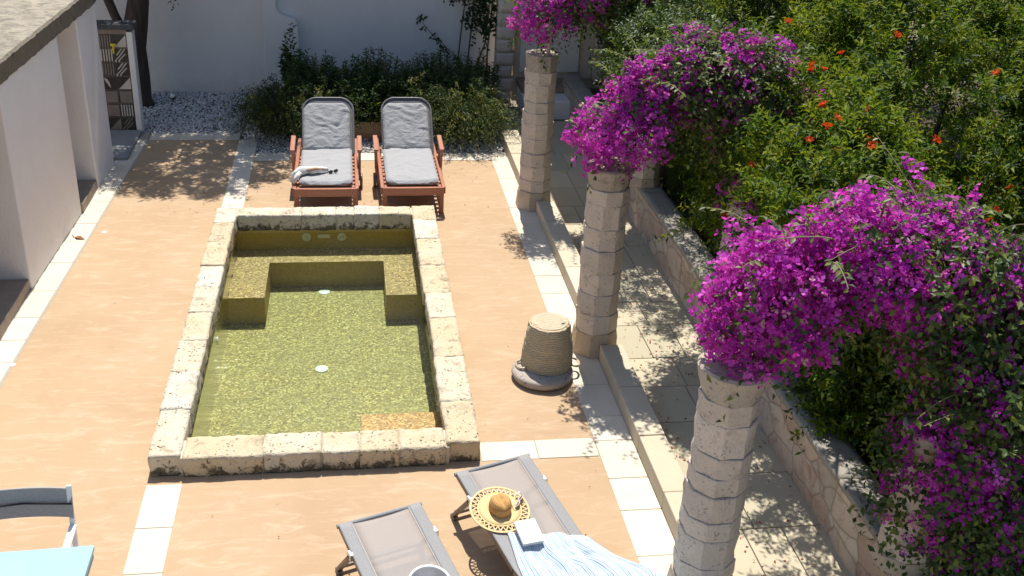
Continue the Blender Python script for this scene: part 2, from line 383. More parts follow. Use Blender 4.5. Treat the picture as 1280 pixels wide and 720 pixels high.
def empty(name, loc=(0, 0, 0), rz=0, label=None, cat=None, group=None):
    o = bpy.data.objects.new(name, None); COL.objects.link(o)
    o.location = loc; o.rotation_euler = (0, 0, rz); o.empty_display_size = .1
    return tag(o, label, cat, group)

def link(name, me, mats, parent=None, smooth=False):
    for mt in (mats if isinstance(mats, (list, tuple)) else [mats]): me.materials.append(mt)
    if smooth: me.polygons.foreach_set('use_smooth', np.ones(len(me.polygons), dtype=bool))
    o = bpy.data.objects.new(name, me); COL.objects.link(o)
    if parent is not None: o.parent = parent
    return o

class MB:
    def __init__(s): s.v = []; s.f = []; s.mi = []; s.tint = []; s.m = 0; s.t = 0
    def add(s, vs, fs):
        b = len(s.v); s.v += [tuple(x) for x in vs]
        for f in fs: s.f.append([i + b for i in f]); s.mi.append(s.m); s.tint.append(s.t)
    def box(s, x0, x1, y0, y1, z0, z1, mat=None):
        vs = [Vector((x, y, z)) for z in (z0, z1) for y in (y0, y1) for x in (x0, x1)]
        if mat: vs = [mat @ v for v in vs]
        s.add(vs, [(0, 2, 3, 1), (4, 5, 7, 6), (0, 1, 5, 4), (2, 6, 7, 3), (0, 4, 6, 2), (1, 3, 7, 5)])
    def bar(s, a, b, w, h, up=(0, 0, 1)):
        a = Vector(a); b = Vector(b); d = b - a; L = d.length; d.normalize()
        u = Vector(up); x = d.cross(u)
        if x.length < 1e-4: x = Vector((1, 0, 0))
        x.normalize(); z = x.cross(d)
        mt = Matrix((( x.x, d.x, z.x, a.x), (x.y, d.y, z.y, a.y), (x.z, d.z, z.z, a.z), (0, 0, 0, 1)))
        s.box(-w/2, w/2, 0, L, -h/2, h/2, mt)
    def tube(s, pts, rad, n=8, cap=True, wob=0):
        pts = [Vector(p) for p in pts]; k = len(pts)
        if isinstance(rad, (int, float)): rad = [rad] * k
        prev = None; vs = []
        for i, p in enumerate(pts):
            d = (pts[min(i+1, k-1)] - pts[max(i-1, 0)]).normalized()
            if prev is None:
                a = Vector((0, 0, 1)) if abs(d.z) < .9 else Vector((1, 0, 0)); x = d.cross(a).normalized()
            else: x = (prev - d * prev.dot(d)).normalized()
            prev = x; y = d.cross(x)
            for j in range(n):
                t = 2*PI*j/n; r = rad[i] * (1 + wob * noise.noise(p*3 + Vector((math.cos(t), math.sin(t), i*.3))))
                vs.append(p + (x*math.cos(t) + y*math.sin(t)) * r)
        fs = []
        for i in range(k-1):
            for j in range(n): fs.append((i*n+j, i*n+(j+1) % n, (i+1)*n+(j+1) % n, (i+1)*n+j))
        if cap: fs += [tuple(range(n))[::-1], tuple((k-1)*n+j for j in range(n))]
        s.add(vs, fs)
    def lathe(s, prof, n=32, c=(0, 0, 0), mat=None, closed=False):
        vs = []
        for r, z in prof:
            for j in range(n):
                t = 2*PI*j/n; v = Vector((c[0]+r*math.cos(t), c[1]+r*math.sin(t), c[2]+z)); vs.append(mat @ v if mat else v)
        fs = []; k = len(prof); rng = range(k) if closed else range(k-1)
        for i in rng:
            i2 = (i+1) % k
            for j in range(n): fs.append((i*n+j, i*n+(j+1) % n, i2*n+(j+1) % n, i2*n+j))
        if not closed:
            if prof[0][0] > 1e-6: fs.append(tuple(range(n))[::-1])
            if prof[-1][0] > 1e-6: fs.append(tuple((k-1)*n+j for j in range(n)))
        s.add(vs, fs)
    def prism(s, poly, z0, z1, mat=None):
        n = len(poly); vs = [Vector((x, y, z0)) for x, y in poly] + [Vector((x, y, z1)) for x, y in poly]
        if mat: vs = [mat @ v for v in vs]
        s.add(vs, [tuple(range(n))[::-1], tuple(range(n, 2*n))] + [(i, (i+1) % n, n+(i+1) % n, n+i) for i in range(n)])
    def build(s, name, mats, parent=None, smooth=False, bevel=0, seg=2, origin=None):
        vs = s.v
        if origin: vs = [(x-origin[0], y-origin[1], z-origin[2]) for x, y, z in vs]
        me = bpy.data.meshes.new(name); me.from_pydata(vs, [], s.f)
        me.polygons.foreach_set('material_index', s.mi)
        if any(s.tint):
            at = me.attributes.new('tint', 'FLOAT', 'FACE'); at.data.foreach_set('value', s.tint)
        bm = bmesh.new(); bm.from_mesh(me)
        bmesh.ops.recalc_face_normals(bm, faces=bm.faces)
        if bevel:
            es = [e for e in bm.edges if len(e.link_faces) == 2 and e.calc_face_angle(0) > .6]
            bmesh.ops.bevel(bm, geom=es, offset=bevel, segments=seg, affect='EDGES', profile=.5, clamp_overlap=True)
        bm.to_mesh(me); bm.free()
        o = link(name, me, mats, parent, smooth)
        if origin: o.location = origin
        return o

def rock(name, x0, x1, y0, y1, z0, z1, mat, parent, amp=.012, cut=.045, bev=.02, seed=0):
    """a hewn stone block: bevelled, subdivided and roughened"""
    cx, cy, cz = (x0+x1)/2, (y0+y1)/2, (z0+z1)/2
    sx, sy, sz = x1-x0, y1-y0, z1-z0
    nx, ny, nz = (max(2, int(round(q/cut))) for q in (sx, sy, sz))
    bm = bmesh.new(); cache = {}
    def vert(i, j, k):
        if (i, j, k) in cache: return cache[(i, j, k)]
        p = Vector(((i/nx-.5)*sx, (j/ny-.5)*sy, (k/nz-.5)*sz))
        # round the edges
        q = Vector((max(-sx/2+bev, min(sx/2-bev, p.x)), max(-sy/2+bev, min(sy/2-bev, p.y)), max(-sz/2+bev, min(sz/2-bev, p.z))))
        d = p - q; nrm = d.normalized() if d.length > 1e-6 else Vector()
        p = q + nrm * bev
        w = Vector((cx, cy, cz)) + p + Vector((seed*7.1, seed*3.3, 0))
        a = noise.fractal(w*7, 1, 2, 4) * amp + noise.noise(w*28) * amp * .35
        p += nrm * a
        v = bm.verts.new(p); cache[(i, j, k)] = v; return v
    def q(a, b, c, d): bm.faces.new((a, b, c, d))
    for i in range(nx):
        for j in range(ny):
            q(vert(i, j, nz), vert(i+1, j, nz), vert(i+1, j+1, nz), vert(i, j+1, nz)); q(vert(i, j, 0), vert(i, j+1, 0), vert(i+1, j+1, 0), vert(i+1, j, 0))
    for i in range(nx):
        for k in range(nz):
            q(vert(i, 0, k), vert(i+1, 0, k), vert(i+1, 0, k+1), vert(i, 0, k+1)); q(vert(i, ny, k), vert(i, ny, k+1), vert(i+1, ny, k+1), vert(i+1, ny, k))
    for j in range(ny):
        for k in range(nz):
            q(vert(0, j, k), vert(0, j, k+1), vert(0, j+1, k+1), vert(0, j+1, k)); q(vert(nx, j, k), vert(nx, j+1, k), vert(nx, j+1, k+1), vert(nx, j, k+1))
    me = bpy.data.meshes.new(name); bm.to_mesh(me); bm.free()
    o = link(name, me, mat, parent, True); o.location = (cx, cy, cz); return o

# ---- scattering of leaves: one mesh, one face pair per leaf
LEAF_T = (np.array([(0, 0, 0), (.45, .5, .12), (1, 0, -.08), (.45, -.5, .12), (.5, 0, 0)]), [(0, 4, 2, 1), (0, 3, 2, 4)])
NEEDLE_T = (np.array([(0, .5, 0), (0, -.5, 0), (1, 0, 0)]), [(0, 1, 2)])
def bract_t():
    v = []; f = []
    for k in range(3):
        a = 2*PI*k/3; b = len(v)
        for r, da, h in ((.05, 0, 0), (.70, .72, .42), (1.0, 0, .55), (.70, -.72, .42)):
            v.append((r*math.cos(a+da), r*math.sin(a+da), h))
        f.append((b, b+1, b+2, b+3))
    return np.array(v), f
BRACT_T = bract_t()
def unit(a): return a / np.maximum(np.linalg.norm(a, axis=-1, keepdims=True), 1e-9)
def rnd_dir(n): return unit(RNG.normal(size=(n, 3)))

def scatter(name, P, X, Z, S, W, tmpl, mats, idx, parent):
    """P base points, X leaf axes, Z normals, S lengths, W width ratio"""
    tv, tf = tmpl; n = len(P)
    X = unit(X); Y = unit(np.cross(Z, X)); Z = np.cross(X, Y)
    S = np.broadcast_to(np.asarray(S, float), (n,)); W = np.broadcast_to(np.asarray(W, float), (n,))
    V = P[:, None, :] + S[:, None, None] * (tv[None, :, 0:1]*X[:, None, :] + tv[None, :, 1:2]*W[:, None, None]*Y[:, None, :] + tv[None, :, 2:3]*Z[:, None, :])
    k = len(tv); V = V.reshape(-1, 3)
    me = bpy.data.meshes.new(name)
    fl = np.concatenate([np.array(f) for f in tf]); ls = np.array([len(f) for f in tf])
    loops = (fl[None, :] + (np.arange(n)*k)[:, None]).ravel().astype(np.int32)
    lens = np.tile(ls, n); starts = np.concatenate([[0], np.cumsum(lens)[:-1]]).astype(np.int32)
    me.vertices.add(len(V)); me.vertices.foreach_set('co', V.ravel().astype(np.float32))
    me.loops.add(len(loops)); me.loops.foreach_set('vertex_index', loops)
    me.polygons.add(len(lens)); me.polygons.foreach_set('loop_start', starts)
    me.polygons.foreach_set('material_index', np.repeat(idx, len(tf)).astype(np.int32))
    me.update(calc_edges=True); me.validate()
    return link(name, me, mats, parent)

def twigs(P, D, L, n, spread=.9, droop=.1):
    """leaves in spirals along straight twigs"""
    m = len(P); D = unit(D); a = rnd_dir(m); U = unit(np.cross(D, a)); Vv = np.cross(D, U)
    k = np.arange(n); t = (k + .5) / n
    ph = k * 2.4 + RNG.uniform(0, 6, (m, 1))
    rad = np.cos(ph)[..., None]*U[:, None] + np.sin(ph)[..., None]*Vv[:, None]
    Q = P[:, None] + D[:, None]*(L[:, None]*t)[..., None]; Q[..., 2] -= droop * (L[:, None]*t**2)
    X = D[:, None]*(1-.5*spread) + rad*spread + RNG.normal(scale=.15, size=Q.shape)
    Z = D[:, None]*.6 - rad*.4 + np.array([0, 0, .8]) + RNG.normal(scale=.25, size=Q.shape)
    return Q.reshape(-1, 3), X.reshape(-1, 3), Z.reshape(-1, 3)

def pick(n, w=(.5, .25, .25)): return RNG.choice(3, size=n, p=w)

def lump(d, seed, f=2.2, amp=.25):
    return np.array([1 + amp * noise.fractal(Vector(x)*f + Vector((seed, seed*.7, 0)), 1, 2, 3) for x in d])

def crown(name, ells, parent, leafset, clumps, tw_per, leaves, leaf_len, leaf_w, twl=(.14, .3), clump_r=.22, inner=.35, seed=1, weights=(.5, .25, .25), up=.35, zmin=-9, amp=.25, far=1.0):
    """foliage clumps over the lumpy surface of a set of ellipsoids, darker loose layer inside"""
    P = []; D = []
    area = np.array([(e[1][0]*e[1][1] + e[1][1]*e[1][2] + e[1][0]*e[1][2]) for e in ells]); share = area / area.sum()
    for (c, r), sh in zip(ells, share):
        n = int(clumps*sh); d = rnd_dir(n); rr = lump(d, seed, 2.2, amp)
        depth = np.where(RNG.random(n) < inner, RNG.uniform(.55, .85, n), RNG.uniform(.86, 1.06, n))
        cc = np.array(c) + d*np.array(r)*(rr*depth)[:, None]
        keep = np.ones(n, bool)
        if far < 1:      # the crown is thinner on the side turned away from the courtyard
            keep = (d @ np.array([-.55, -.68, .48]) > -.25) | (RNG.random(n) < far)
        for (c2, r2) in ells:
            if c2 is c: continue
            keep &= (((cc-np.array(c2))/np.array(r2))**2).sum(1) > .5
        cc = cc[keep]; dd = unit(d[keep]/np.array(r)); n = len(cc)
        o = rnd_dir(n*tw_per)*.8 + np.repeat(dd, tw_per, 0)*.9 + np.array([0, 0, up])
        off = rnd_dir(n*tw_per)*(RNG.random((n*tw_per, 1))**.5)*clump_r
        P.append(np.repeat(cc, tw_per, 0) + off*.7); D.append(o)
    P = np.concatenate(P); D = np.concatenate(D)
    k = P[:, 2] > zmin; P = P[k]; D = D[k]
    L = RNG.uniform(*twl, len(P))
    Q, X, Z = twigs(P, D, L, leaves)
    # whole twigs share a leaf tone, as young and old shoots do
    nt_ = len(P); tone = np.repeat(pick(nt_, weights), leaves); rd = RNG.random(len(Q)); tone = np.where(rd < .35, pick(len(Q), weights), tone)
    return scatter(name, Q, X, Z, RNG.uniform(.7, 1.25, len(Q))*leaf_len, leaf_w, LEAF_T, LEAF[leafset], tone, parent)

# ------------------------------------------------------------------ the setting
g = MB(); g.box(-400, 400, -400, 400, -1.2, -.9)
o = g.build('ground', M['earth']); tag(o, kind='structure')
# house plinth / terrace as one sheet with the pool cut out of it
PX0, PX1, PY0, PY1 = -1.338, .752, 7.0, 11.62      # basin
t = MB()
TX0, TX1, TY0, TY1 = -12, 2.30, -6, 15.2
k_ = .05
for a in ((TX0, -1.575, TY0, 15.15), (-1.575, PX0-k_, TY0, 14.285), (PX1+k_, TX1, TY0, 14.285), (PX0-k_, PX1+k_, TY0, PY0-k_), (PX0-k_, PX1+k_, PY1+k_, 14.285)): t.box(*a[:2], *a[2:], -.9, 0)
o = t.build('terrace', M['terrace']); tag(o, kind='structure')

def slabs(name, rects, mat, joint=.008, z=(-.03, .006), kind='structure', label=None, jz=.003):
    mb = MB()
    for (x0, x1, y0, y1, axis, n, skew) in rects:
        L = (y1-y0) if axis == 'y' else (x1-x0)
        cuts = [0]
        for i in range(n): cuts.append(cuts[-1] + random.uniform(.7, 1.3))
        cuts = [c/cuts[-1]*L for c in cuts]
        for i in range(n):
            mb.t = random.uniform(.02, 1); dz = random.uniform(-.001, .0015)
            j = joint/2
            if axis == 'y':
                a, b = y0+cuts[i]+j, y0+cuts[i+1]-j
                sh = lambda y: skew*(y-y0)
                mb.add([(x0+sh(a), a, z[0]), (x1+sh(a), a, z[0]), (x1+sh(b), b, z[0]), (x0+sh(b), b, z[0]), (x0+sh(a), a, z[1]+dz), (x1+sh(a), a, z[1]+dz), (x1+sh(b), b, z[1]+dz), (x0+sh(b), b, z[1]+dz)],
                       [(0, 3, 2, 1), (4, 5, 6, 7), (0, 1, 5, 4), (1, 2, 6, 5), (2, 3, 7, 6), (3, 0, 4, 7)])
            else:
                a, b = x0+cuts[i]+j, x0+cuts[i+1]-j
                mb.box(a, b, y0, y1, z[0], z[1]+dz)
    o = mb.build(name, mat, bevel=.003, seg=1); 
    if kind: o['kind'] = kind
    return o
j = MB()
for (x0, x1, y0, y1, skew) in ((-3.14, -2.86, 3, 15.14, .0), (-1.572, -1.318, 1, 6.76, 0), (-1.572, -1.318, 11.9, 14.86, 0), (.99, 1.945, 6.9, 7.14, 0), (1.952, 2.235, 1, 14.28, 0), (-1.3, 1.94, 13.98, 14.28, 0), (-2.84, -1.59, 14.88, 15.14, 0)):
    if x1 < -2.5 and y0 < 5:
        sk = .0306; j.add([(-3.47-.03, 2, -.02), (-3.2, 2, -.02), (-2.8, 15.1, -.02), (-3.1, 15.1, -.02), (-3.47, 2, .002), (-3.21, 2, .002), (-2.81, 15.1, .002), (-3.09, 15.1, .002)], [(0, 3, 2, 1), (4, 5, 6, 7), (0, 1, 5, 4), (1, 2, 6, 5), (2, 3, 7, 6), (3, 0, 4, 7)])
    else: j.box(x0, x1, y0, y1, -.02, .002)
o = j.build('pavement_bed', M['joint']); o['kind'] = 'structure'
o = slabs('pavement', [(-3.485, -3.235, 2, 14.86, 'y', 26, .0306), (-1.575, -1.315, 1, 6.77, 'y', 13, 0), (-1.575, -1.315, 11.9, 14.86, 'y', 7, 0),
   (.98, 1.945, 6.89, 7.145, 'x', 2, 0), (1.95, 2.268, 1, 14.28, 'y', 27, 0), (-1.305, 1.94, 13.98, 14.28, 'x', 7, 0), (-2.83, -1.58, 14.87, 15.15, 'x', 3, 0)], M['slab'])

# walkway behind the kerb
w = MB(); w.box(2.28, 3.45, -3, 16.6, -.9, -.012); o = w.build('walkway_bed', M['joint']); o['kind'] = 'structure'
rects = []
y = 2.0
while y < 15.7:
    d = random.uniform(.5, .8); n = random.choice((2, 2, 3))
    rects.append((2.44, 3.44, y+.005, y+d-.005, 'x', n, 0)); y += d
o = slabs('walkway', rects, M['walkslab'], .01, (-.04, .004))
# kerb blocks, broken by the columns
for (y0, y1, dx) in ((12.55, 15.75, -.05), (8.86, 12.04, .02), (5.44, 8.42, .03), (1.5, 5.04, 0)):
    k = MB(); n = max(2, int((y1-y0)/.62)); q = (y1-y0)/n
    for i in range(n):
        k.t = random.uniform(.02, 1)
        k.box(2.24+dx, 2.47+dx*.6, y0+i*q+.003, y0+(i+1)*q-.003, -.05, .16+random.uniform(-.003, .003))
    o = k.build('kerb', M['kerbstone'], bevel=.008); o['kind'] = 'structure'

# garden terrain behind the retaining wall
g = MB(); nx, ny = 44, 50; vs = []
for jy in range(ny+1):
    for ix in range(nx+1):
        x = 3.6 + ix*.3; y = -2 + jy*.42
        vs.append((x, y, .36 + .06*noise.noise(Vector((x*1.3, y*1.3, 0)))))
fs = [(a, a+1, a+nx+2, a+nx+1) for jy in range(ny) for a in range(jy*(nx+1), jy*(nx+1)+nx)]
g.add(vs, fs); o = g.build('garden_soil', M['soil'], smooth=True); o['kind'] = 'structure'

# gravel bed
gb = MB(); gb.box(-3.6, 2.5, 14.29, 17.4, -.9, -.035)
o = gb.build('gravel_bed', simple('grey grit', (.22, .2, .18), .95, 0, .4, 30, .5)); o['kind'] = 'structure'
def pebbles():
    n = 20000
    x = RNG.uniform(-3.3, 2.22, n); y = RNG.uniform(14.3, 17.3, n)
    keep = ~((y < 15.16) & (x < -1.56)) & ~((x > -.9) & (x < 1.7) & (y > 15.1)) 
    x = x[keep]; y = y[keep]; n = len(x)
    ico = bmesh.new(); bmesh.ops.create_icosphere(ico, subdivisions=1, radius=1)
    tv = np.array([v.co[:] for v in ico.verts]); tf = [tuple(v.index for v in f.verts) for f in ico.faces]; ico.free()
    P = np.stack([x, y, RNG.uniform(-.03, .004, n)], 1)
    o = scatter('gravel', P, np.stack([RNG.normal(size=n), RNG.normal(size=n), RNG.normal(size=n)*.2], 1), np.tile([0, 0, 1.], (n, 1)) + RNG.normal(scale=.2, size=(n, 3)),
                RNG.uniform(.009, .024, n), RNG.uniform(.6, .95, n), (tv*np.array([1, 1, .7]), tf), [M['pebble']], np.zeros(n, int), None)
    at = o.data.attributes.new('tint', 'FLOAT', 'FACE'); at.data.foreach_set('value', np.repeat(RNG.random(n)**.6, len(tf)))
    o['kind'] = 'stuff'; return o
pebbles()

# ------------------------------------------------------------------ house on the left
house = empty('house', (-3.22, 10.15, 0), 0, 'low whitewashed house with weathered stone roof slab and two door recesses', 'house')
def hx(y): return -3.22 + (y-10.155)*.0306 + .0     # face line of the wall
def wall_piece(name, y0, y1, z1=2.12, depth=.34):
    mb = MB()
    nz = 8; ny = max(2, int((y1-y0)/.3))
    mb.prism([(hx(y0), y0), (hx(y1), y1), (hx(y1)-depth, y1), (hx(y0)-depth, y0)], 0, z1)
    return mb.build(name, M['housewhite'], house, bevel=.018, seg=3, origin=None)
for (a, b_) in ((12.98, 13.88), (10.16, 12.16), (3.0, 8.9)):
    o = wall_piece('wall', a, b_); o.location = (3.22, -10.15, 0)
hm = Matrix.Translation((3.22, -10.15, 0))
for q in ((-3.45, 13.5), (-3.9, 2.8)):
    mb = MB(); mb.box(-8, q[0], q[1], q[1]+.3, 0, 2.1); o = mb.build('end_wall', M['housewhite'], house); o.matrix_local = hm
# roof slab with a broken edge
def roof():
    n = 260; y0, y1 = 2.6, 13.86; top = []; bot = []; mb = MB()
    for i in range(n+1):
        y = y0 + (y1-y0)*i/n
        e = .012*noise.fractal(Vector((0, y*3, 3)), 1, 2, 5) + .009*noise.noise(Vector((5, y*14, 0)))
        top.append((hx(y)+.04+e, y)); 
    vs = []
    for i, (x, y) in enumerate(top):
        zt = 2.33 + .012*noise.noise(Vector((y*4, 0, 1))); zb = 2.125 + .014*noise.noise(Vector((y*5, 4, 1)))
        m1 = .02*noise.noise(Vector((y*7, 9, 1)))
        vs += [(-8, y, 2.34), (x-.6, y, 2.34+.01*noise.noise(Vector((y*2, 3, 3)))), (x-.02, y, zt), (x+.01, y, zt-.02), (x+m1, y, (zt+zb)/2), (x-.005, y, zb), (-8, y, 2.125)]
    k = 7; fs = []
    for i in range(n):
        for q in range(k): fs.append((i*k+q, i*k+(q+1) % k, (i+1)*k+(q+1) % k, (i+1)*k+q))
    fs += [tuple(range(k)), tuple(n*k+q for q in range(k))[::-1]]
    mb.add(vs, fs)
    for i, f in enumerate(mb.f[:n*k]):
        if i % k in (2, 3, 4): mb.mi[i] = 1
    return mb.build('roof_slab', [M['roof'], M['roofedge']], house)
roof().matrix_local = hm
# door recesses: step, frame, dark door
for (a, b_) in ((12.165, 12.975), (8.905, 10.155)):
    x0 = hx(a)
    s = MB(); s.box(x0-.62, x0+.02, a, b_, 0, .12); o = s.build('doorstep', M['sill'], house, bevel=.008); o.matrix_local = hm
    for q in ((b_-.075, b_-.004), (a+.004, a+.06)):
        f = MB(); f.box(x0-.36, x0-.29, *q, .125, 2.1); o = f.build('door_post', M['doorframe'], house, bevel=.006); o.matrix_local = hm
    d = MB(); d.box(x0-.36, x0-.335, a+.062, b_-.077, .125, 2.1); o = d.build('door', M['doordark'], house); o.matrix_local = hm
h_ = MB(); h_.tube([(hx(12.2)-.30, 12.24, .95), (hx(12.2)-.24, 12.26, .93), (hx(12.2)-.2, 12.26, .86)], [.012, .014, .01], 8); h_.box(hx(12.2)-.325, hx(12.2)-.3, 12.2, 12.27, .85, 1.02)
o = h_.build('door_latch', simple('rusty iron latch', (.22, .08, .04), .8, .3, .3, 30), house, bevel=.003); o.matrix_local = hm

# ------------------------------------------------------------------ tiled outdoor shower wall
tp = empty('tiled_partition', (-3.2, 15.25, 0), 0, 'narrow shower wall of dark patterned tiles between white house and tree trunk', 'partition')
b = MB(); b.box(-.42, .16, 0, .12, 0, 1.47); b.build('panel', M['tilegrey'], tp)
b = MB(); b.box(.165, .245, -.06, .13, 0, 1.44); b.build('white_post', M['white'], tp, bevel=.008)
b = MB(); b.box(-.45, .27, -.08, .2, 1.475, 1.545); b.build('cap_slab', M['slabdark'], tp, bevel=.006)
b = MB(); ts = .19; z = .02
rt = random.Random(5)
for r in range(7):
    for c in range(3):
        x = -.415 + c*ts; zz = z + r*ts + .008*r; kind = rt.choice('sdtgqls'); y0 = -.006
        X0, X1, Z0, Z1 = x+.003, x+ts-.003, zz, zz+ts-.002
        b.m = 1; b.box(X0, X1, y0, -.001, Z0, Z1)
        b.m = 2 if rt.random() < .7 else 0
        def poly(pts):
            b.add([(X0+u*(X1-X0), y0-.002, Z0+v*(Z1-Z0)) for u, v in pts], [tuple(range(len(pts)))])
        if kind in 's':
            for q in range(4):
                a = q/4; poly([(max(0, a-.0), 0) if 0 else (a, 0), (min(1, a+.11), 0), (min(1, a+.11)*1.0, .12), (1, 1-a-.0) if 0 else (min(1, a+.6), .62), (min(1, a+.5), .62), (a, .12)]) if q < 2 else poly([(a-.4, .5), (a-.29, .5), (min(1, a+.1), .98), (min(1, a), .98)])
        elif kind == 'd':
            for q in range(5): poly([(.04+q*.19, .05), (.13+q*.19, .05), (.13+q*.19, .95), (.04+q*.19, .95)])
        elif kind == 't': poly([(.05, .05), (.95, .05), (.95, .95)])
        elif kind == 'g': b.m = 0; poly([(.06, .06), (.94, .06), (.94, .94), (.06, .94)])
        elif kind == 'q':
            for (u, v) in ((.2, .2), (.2, .7), (.7, .2), (.7, .7)): poly([(u-.1, v), (u, v-.1), (u+.1, v), (u, v+.1)])
        elif kind == 'l': poly([(.1+.4*math.cos(t/12*PI), .1+.8*math.sin(t/12*PI/1.0)) for t in range(0, 7)] + [(.1, .75)])
b.build('tile_pattern', [M['tilegrey'], M['tiledark'], M['tilelight']], tp)
b = MB(); b.tube([(-.02, -.01, 1.24), (-.02, -.07, 1.24), (-.02, -.09, 1.2), (-.02, -.09, 1.15)], [.014, .014, .013, .012], 10); b.lathe([(0, .0), (.035, .0), (.04, .015), (.035, .03), (0, .03)], 14, (-.02, -.06, 1.25)); b.build('tap', M['yellow'], tp, True)
b = MB(); b.box(-.42, .24, -1.25, -.08, .0, .05); b.build('shower_tray', M['tray'], tp, bevel=.01)

# ------------------------------------------------------------------ white garden wall at the back
gw = empty('garden_wall', (0, 17.3, -.06), 0, 'tall whitewashed wall closing the courtyard behind the gravel bed', 'wall')
def wavy_wall(name, x0, x1, z1, parent, thick=.4, off=0, mat=None):
    mb = MB(); nx, nz = int((x1-x0)/.12), int(z1/.12); vs = []
    for k in range(nz+1):
        for i in range(nx+1):
            x = x0+(x1-x0)*i/nx; zz = z1*k/nz
            vs.append((x, off - .018*noise.fractal(Vector((x*.9, 0, zz*.9)), 1, 2, 3), zz))
    fs = [(a, a+1, a+nx+2, a+nx+1) for k in range(nz) for a in range(k*(nx+1), k*(nx+1)+nx)]
    mb.add(vs, fs); mb.box(x0, x1, off+.06, off+thick, 0, z1)
    return mb.build(name, mat or M['white'], parent, True)
wavy_wall('wall', -8, -1.2, 4.5, gw); wavy_wall('wall', -1.2, 2.42, 5.6, gw)
b = MB(); 
prof = [(-1.34, 0), (-.79, 0), (-.79, 1.10), (-.80, 1.2), (-.84, 1.27), (-.92, 1.31), (-1.02, 1.34), (-1.08, 1.38), (-1.115, 1.45), (-1.12, 1.6), (-1.12, 3.6), (-1.34, 3.6)]
n = len(prof); mt = Matrix(((1, 0, 0, 0), (0, 0, -1, 0), (0, 1, 0, 0), (0, 0, 0, 1)))
b.prism(prof, -.02, .16, mt); b.build('chimney_breast', M['white'], gw, bevel=.02, seg=3)

# ------------------------------------------------------------------ porch building at the far end of the walkway
pb = empty('porch', (3.2, 16.9, 0), 0, 'shaded cream porch with stone quoins and white bench at walkway end', 'porch')
for k in range(20):
    w_ = .26 if k % 2 else .22
    zz = k*.21
    o = rock('quoin', -.86, -.86+w_+.04, -.18, .14, zz+.001, zz+.209, M['column'], pb, .005, .06, .01, k)
b = MB(); b.box(-.55, 3.2, 0, .3, 0, 4.2); b.build('wall', M['cream'], pb)
arch = [(-.46, .55), (.52, .55)]; cx_, r_ = .03, .49
arch = [(-.46, .5), (.5, .5), (.52, .52)] + [(cx_ + r_*math.cos(t/16*PI), 1.4 + r_*math.sin(t/16*PI)) for t in range(17)] + [(-.46, .52)]
b = MB(); b.prism(arch, .004, .05, mt); b.build('arch_panel', plaster('pale niche plaster', (.70, .66, .58), (.6, .55, .46), .25), pb, bevel=.006)
b = MB(); b.box(-.50, 3.2, -1.05, -.12, 0, .30); b.build('bench', M['white'], pb, bevel=.02)
b = MB(); b.box(-.50, 3.2, -.60, -.02, .305, .40); b.build('bench_tiles', M['brownstep'], pb, bevel=.01)
b = MB(); b.box(-.5, 3.6, -3.15, .4, 4.3, 4.45); b.build('roof', M['roof'], pb)  # unseen roof, added to cast the shade over the walkway's far end
for x in (.72, 2.9):
    o = rock('pillar', x-.02, x+.22, -.42, -.2, .41, 4.28, M['columnbase'], pb, .012, .1, .03, int(x*10))

# ------------------------------------------------------------------ retaining wall
rw = empty('retaining_wall', (3.45, 9, 0), 0, 'low stone wall of irregular slabs with grey cap along the garden', 'wall')
def rwall():
    mb = MB(); ny, nz = 140, 6; y0, y1 = 2.0, 16.5; vs = []
    for k in range(nz+1):
        for i in range(ny+1):
            y = y0+(y1-y0)*i/ny; zz = .5*k/nz
            vs.append((-.05 + .03*(1-zz/.5)*.6 + .014*noise.fractal(Vector((0, y*3, zz*4)), 1, 2, 3), y-9, zz))
    mb.add(vs, [(a, a+ny+1, a+ny+2, a+1) for k in range(nz) for a in range(k*(ny+1), k*(ny+1)+ny)])
    mb.box(.02, .22, y0-9, y1-9, 0, .5)
    return mb.build('stone_facing', M['retaining'], rw)
rwall()
y = 2.0; i = 0
while y < 16.4:
    d = min(random.uniform(.8, 1.3), 16.5-y)
    rock('capstone', -.065, .215, y-9+.004, y-9+d-.004, .5, .565, M['capstone'], rw, .007, .06, .012, i); y += d; i += 1

# ------------------------------------------------------------------ pool
pool = empty('pool', (0, 9.3, 0), 0, 'small plunge pool edged with rough pitted stone blocks, sunk in the terrace', 'pool')
pm = Matrix.Translation((0, -9.3, 0))
zt = .19
def coping(x0, x1, y0, y1, axis, cuts, z=zt, gap=.0006):
    L = (y1-y0) if axis == 'y' else (x1-x0); c = [0] + list(cuts) + [1]
    for i in range(len(c)-1):
        a, b_ = c[i]*L, c[i+1]*L; dz = random.uniform(-.004, .004); e = [random.uniform(-.006, .006) for _ in range(2)]
        if axis == 'y': o = rock('coping_stone', x0+e[0], x1+e[1]*.5, y0+a+gap, y0+b_-gap, -.01, z+dz, M['coping'], pool, .011, .03, .008, i+int(x0*10))
        else: o = rock('coping_stone', x0+a+gap, x0+b_-gap, y0+e[0], y1+e[1]*.5, -.01, z+dz, M['coping'], pool, .011, .03, .008, i+int(y0*10)+50)
        o.location.y -= 9.3
coping(-1.57, -1.33, 6.88, 11.85, 'y', (.13, .25, .36, .47, .58, .68, .80, .91))
coping(.70, .97, 6.90, 11.87, 'y', (.12, .27, .42, .53, .66, .80, .91))
coping(-1.32, .69, 6.86, 7.14, 'x', (.30, .52, .665, .82), .175)
coping(-1.32, .69, 11.60, 11.85, 'x', (.36, .56, .665, .81), .19)
b = MB(); b.box(-1.55, -1.35, 6.9, 11.83, -.011, .172); b.box(.72, .95, 6.92, 11.85, -.011, .172); b.box(-1.349, .719, 6.88, 7.12, -.011, .158); b.box(-1.349, .719, 11.62, 11.83, -.011, .172)
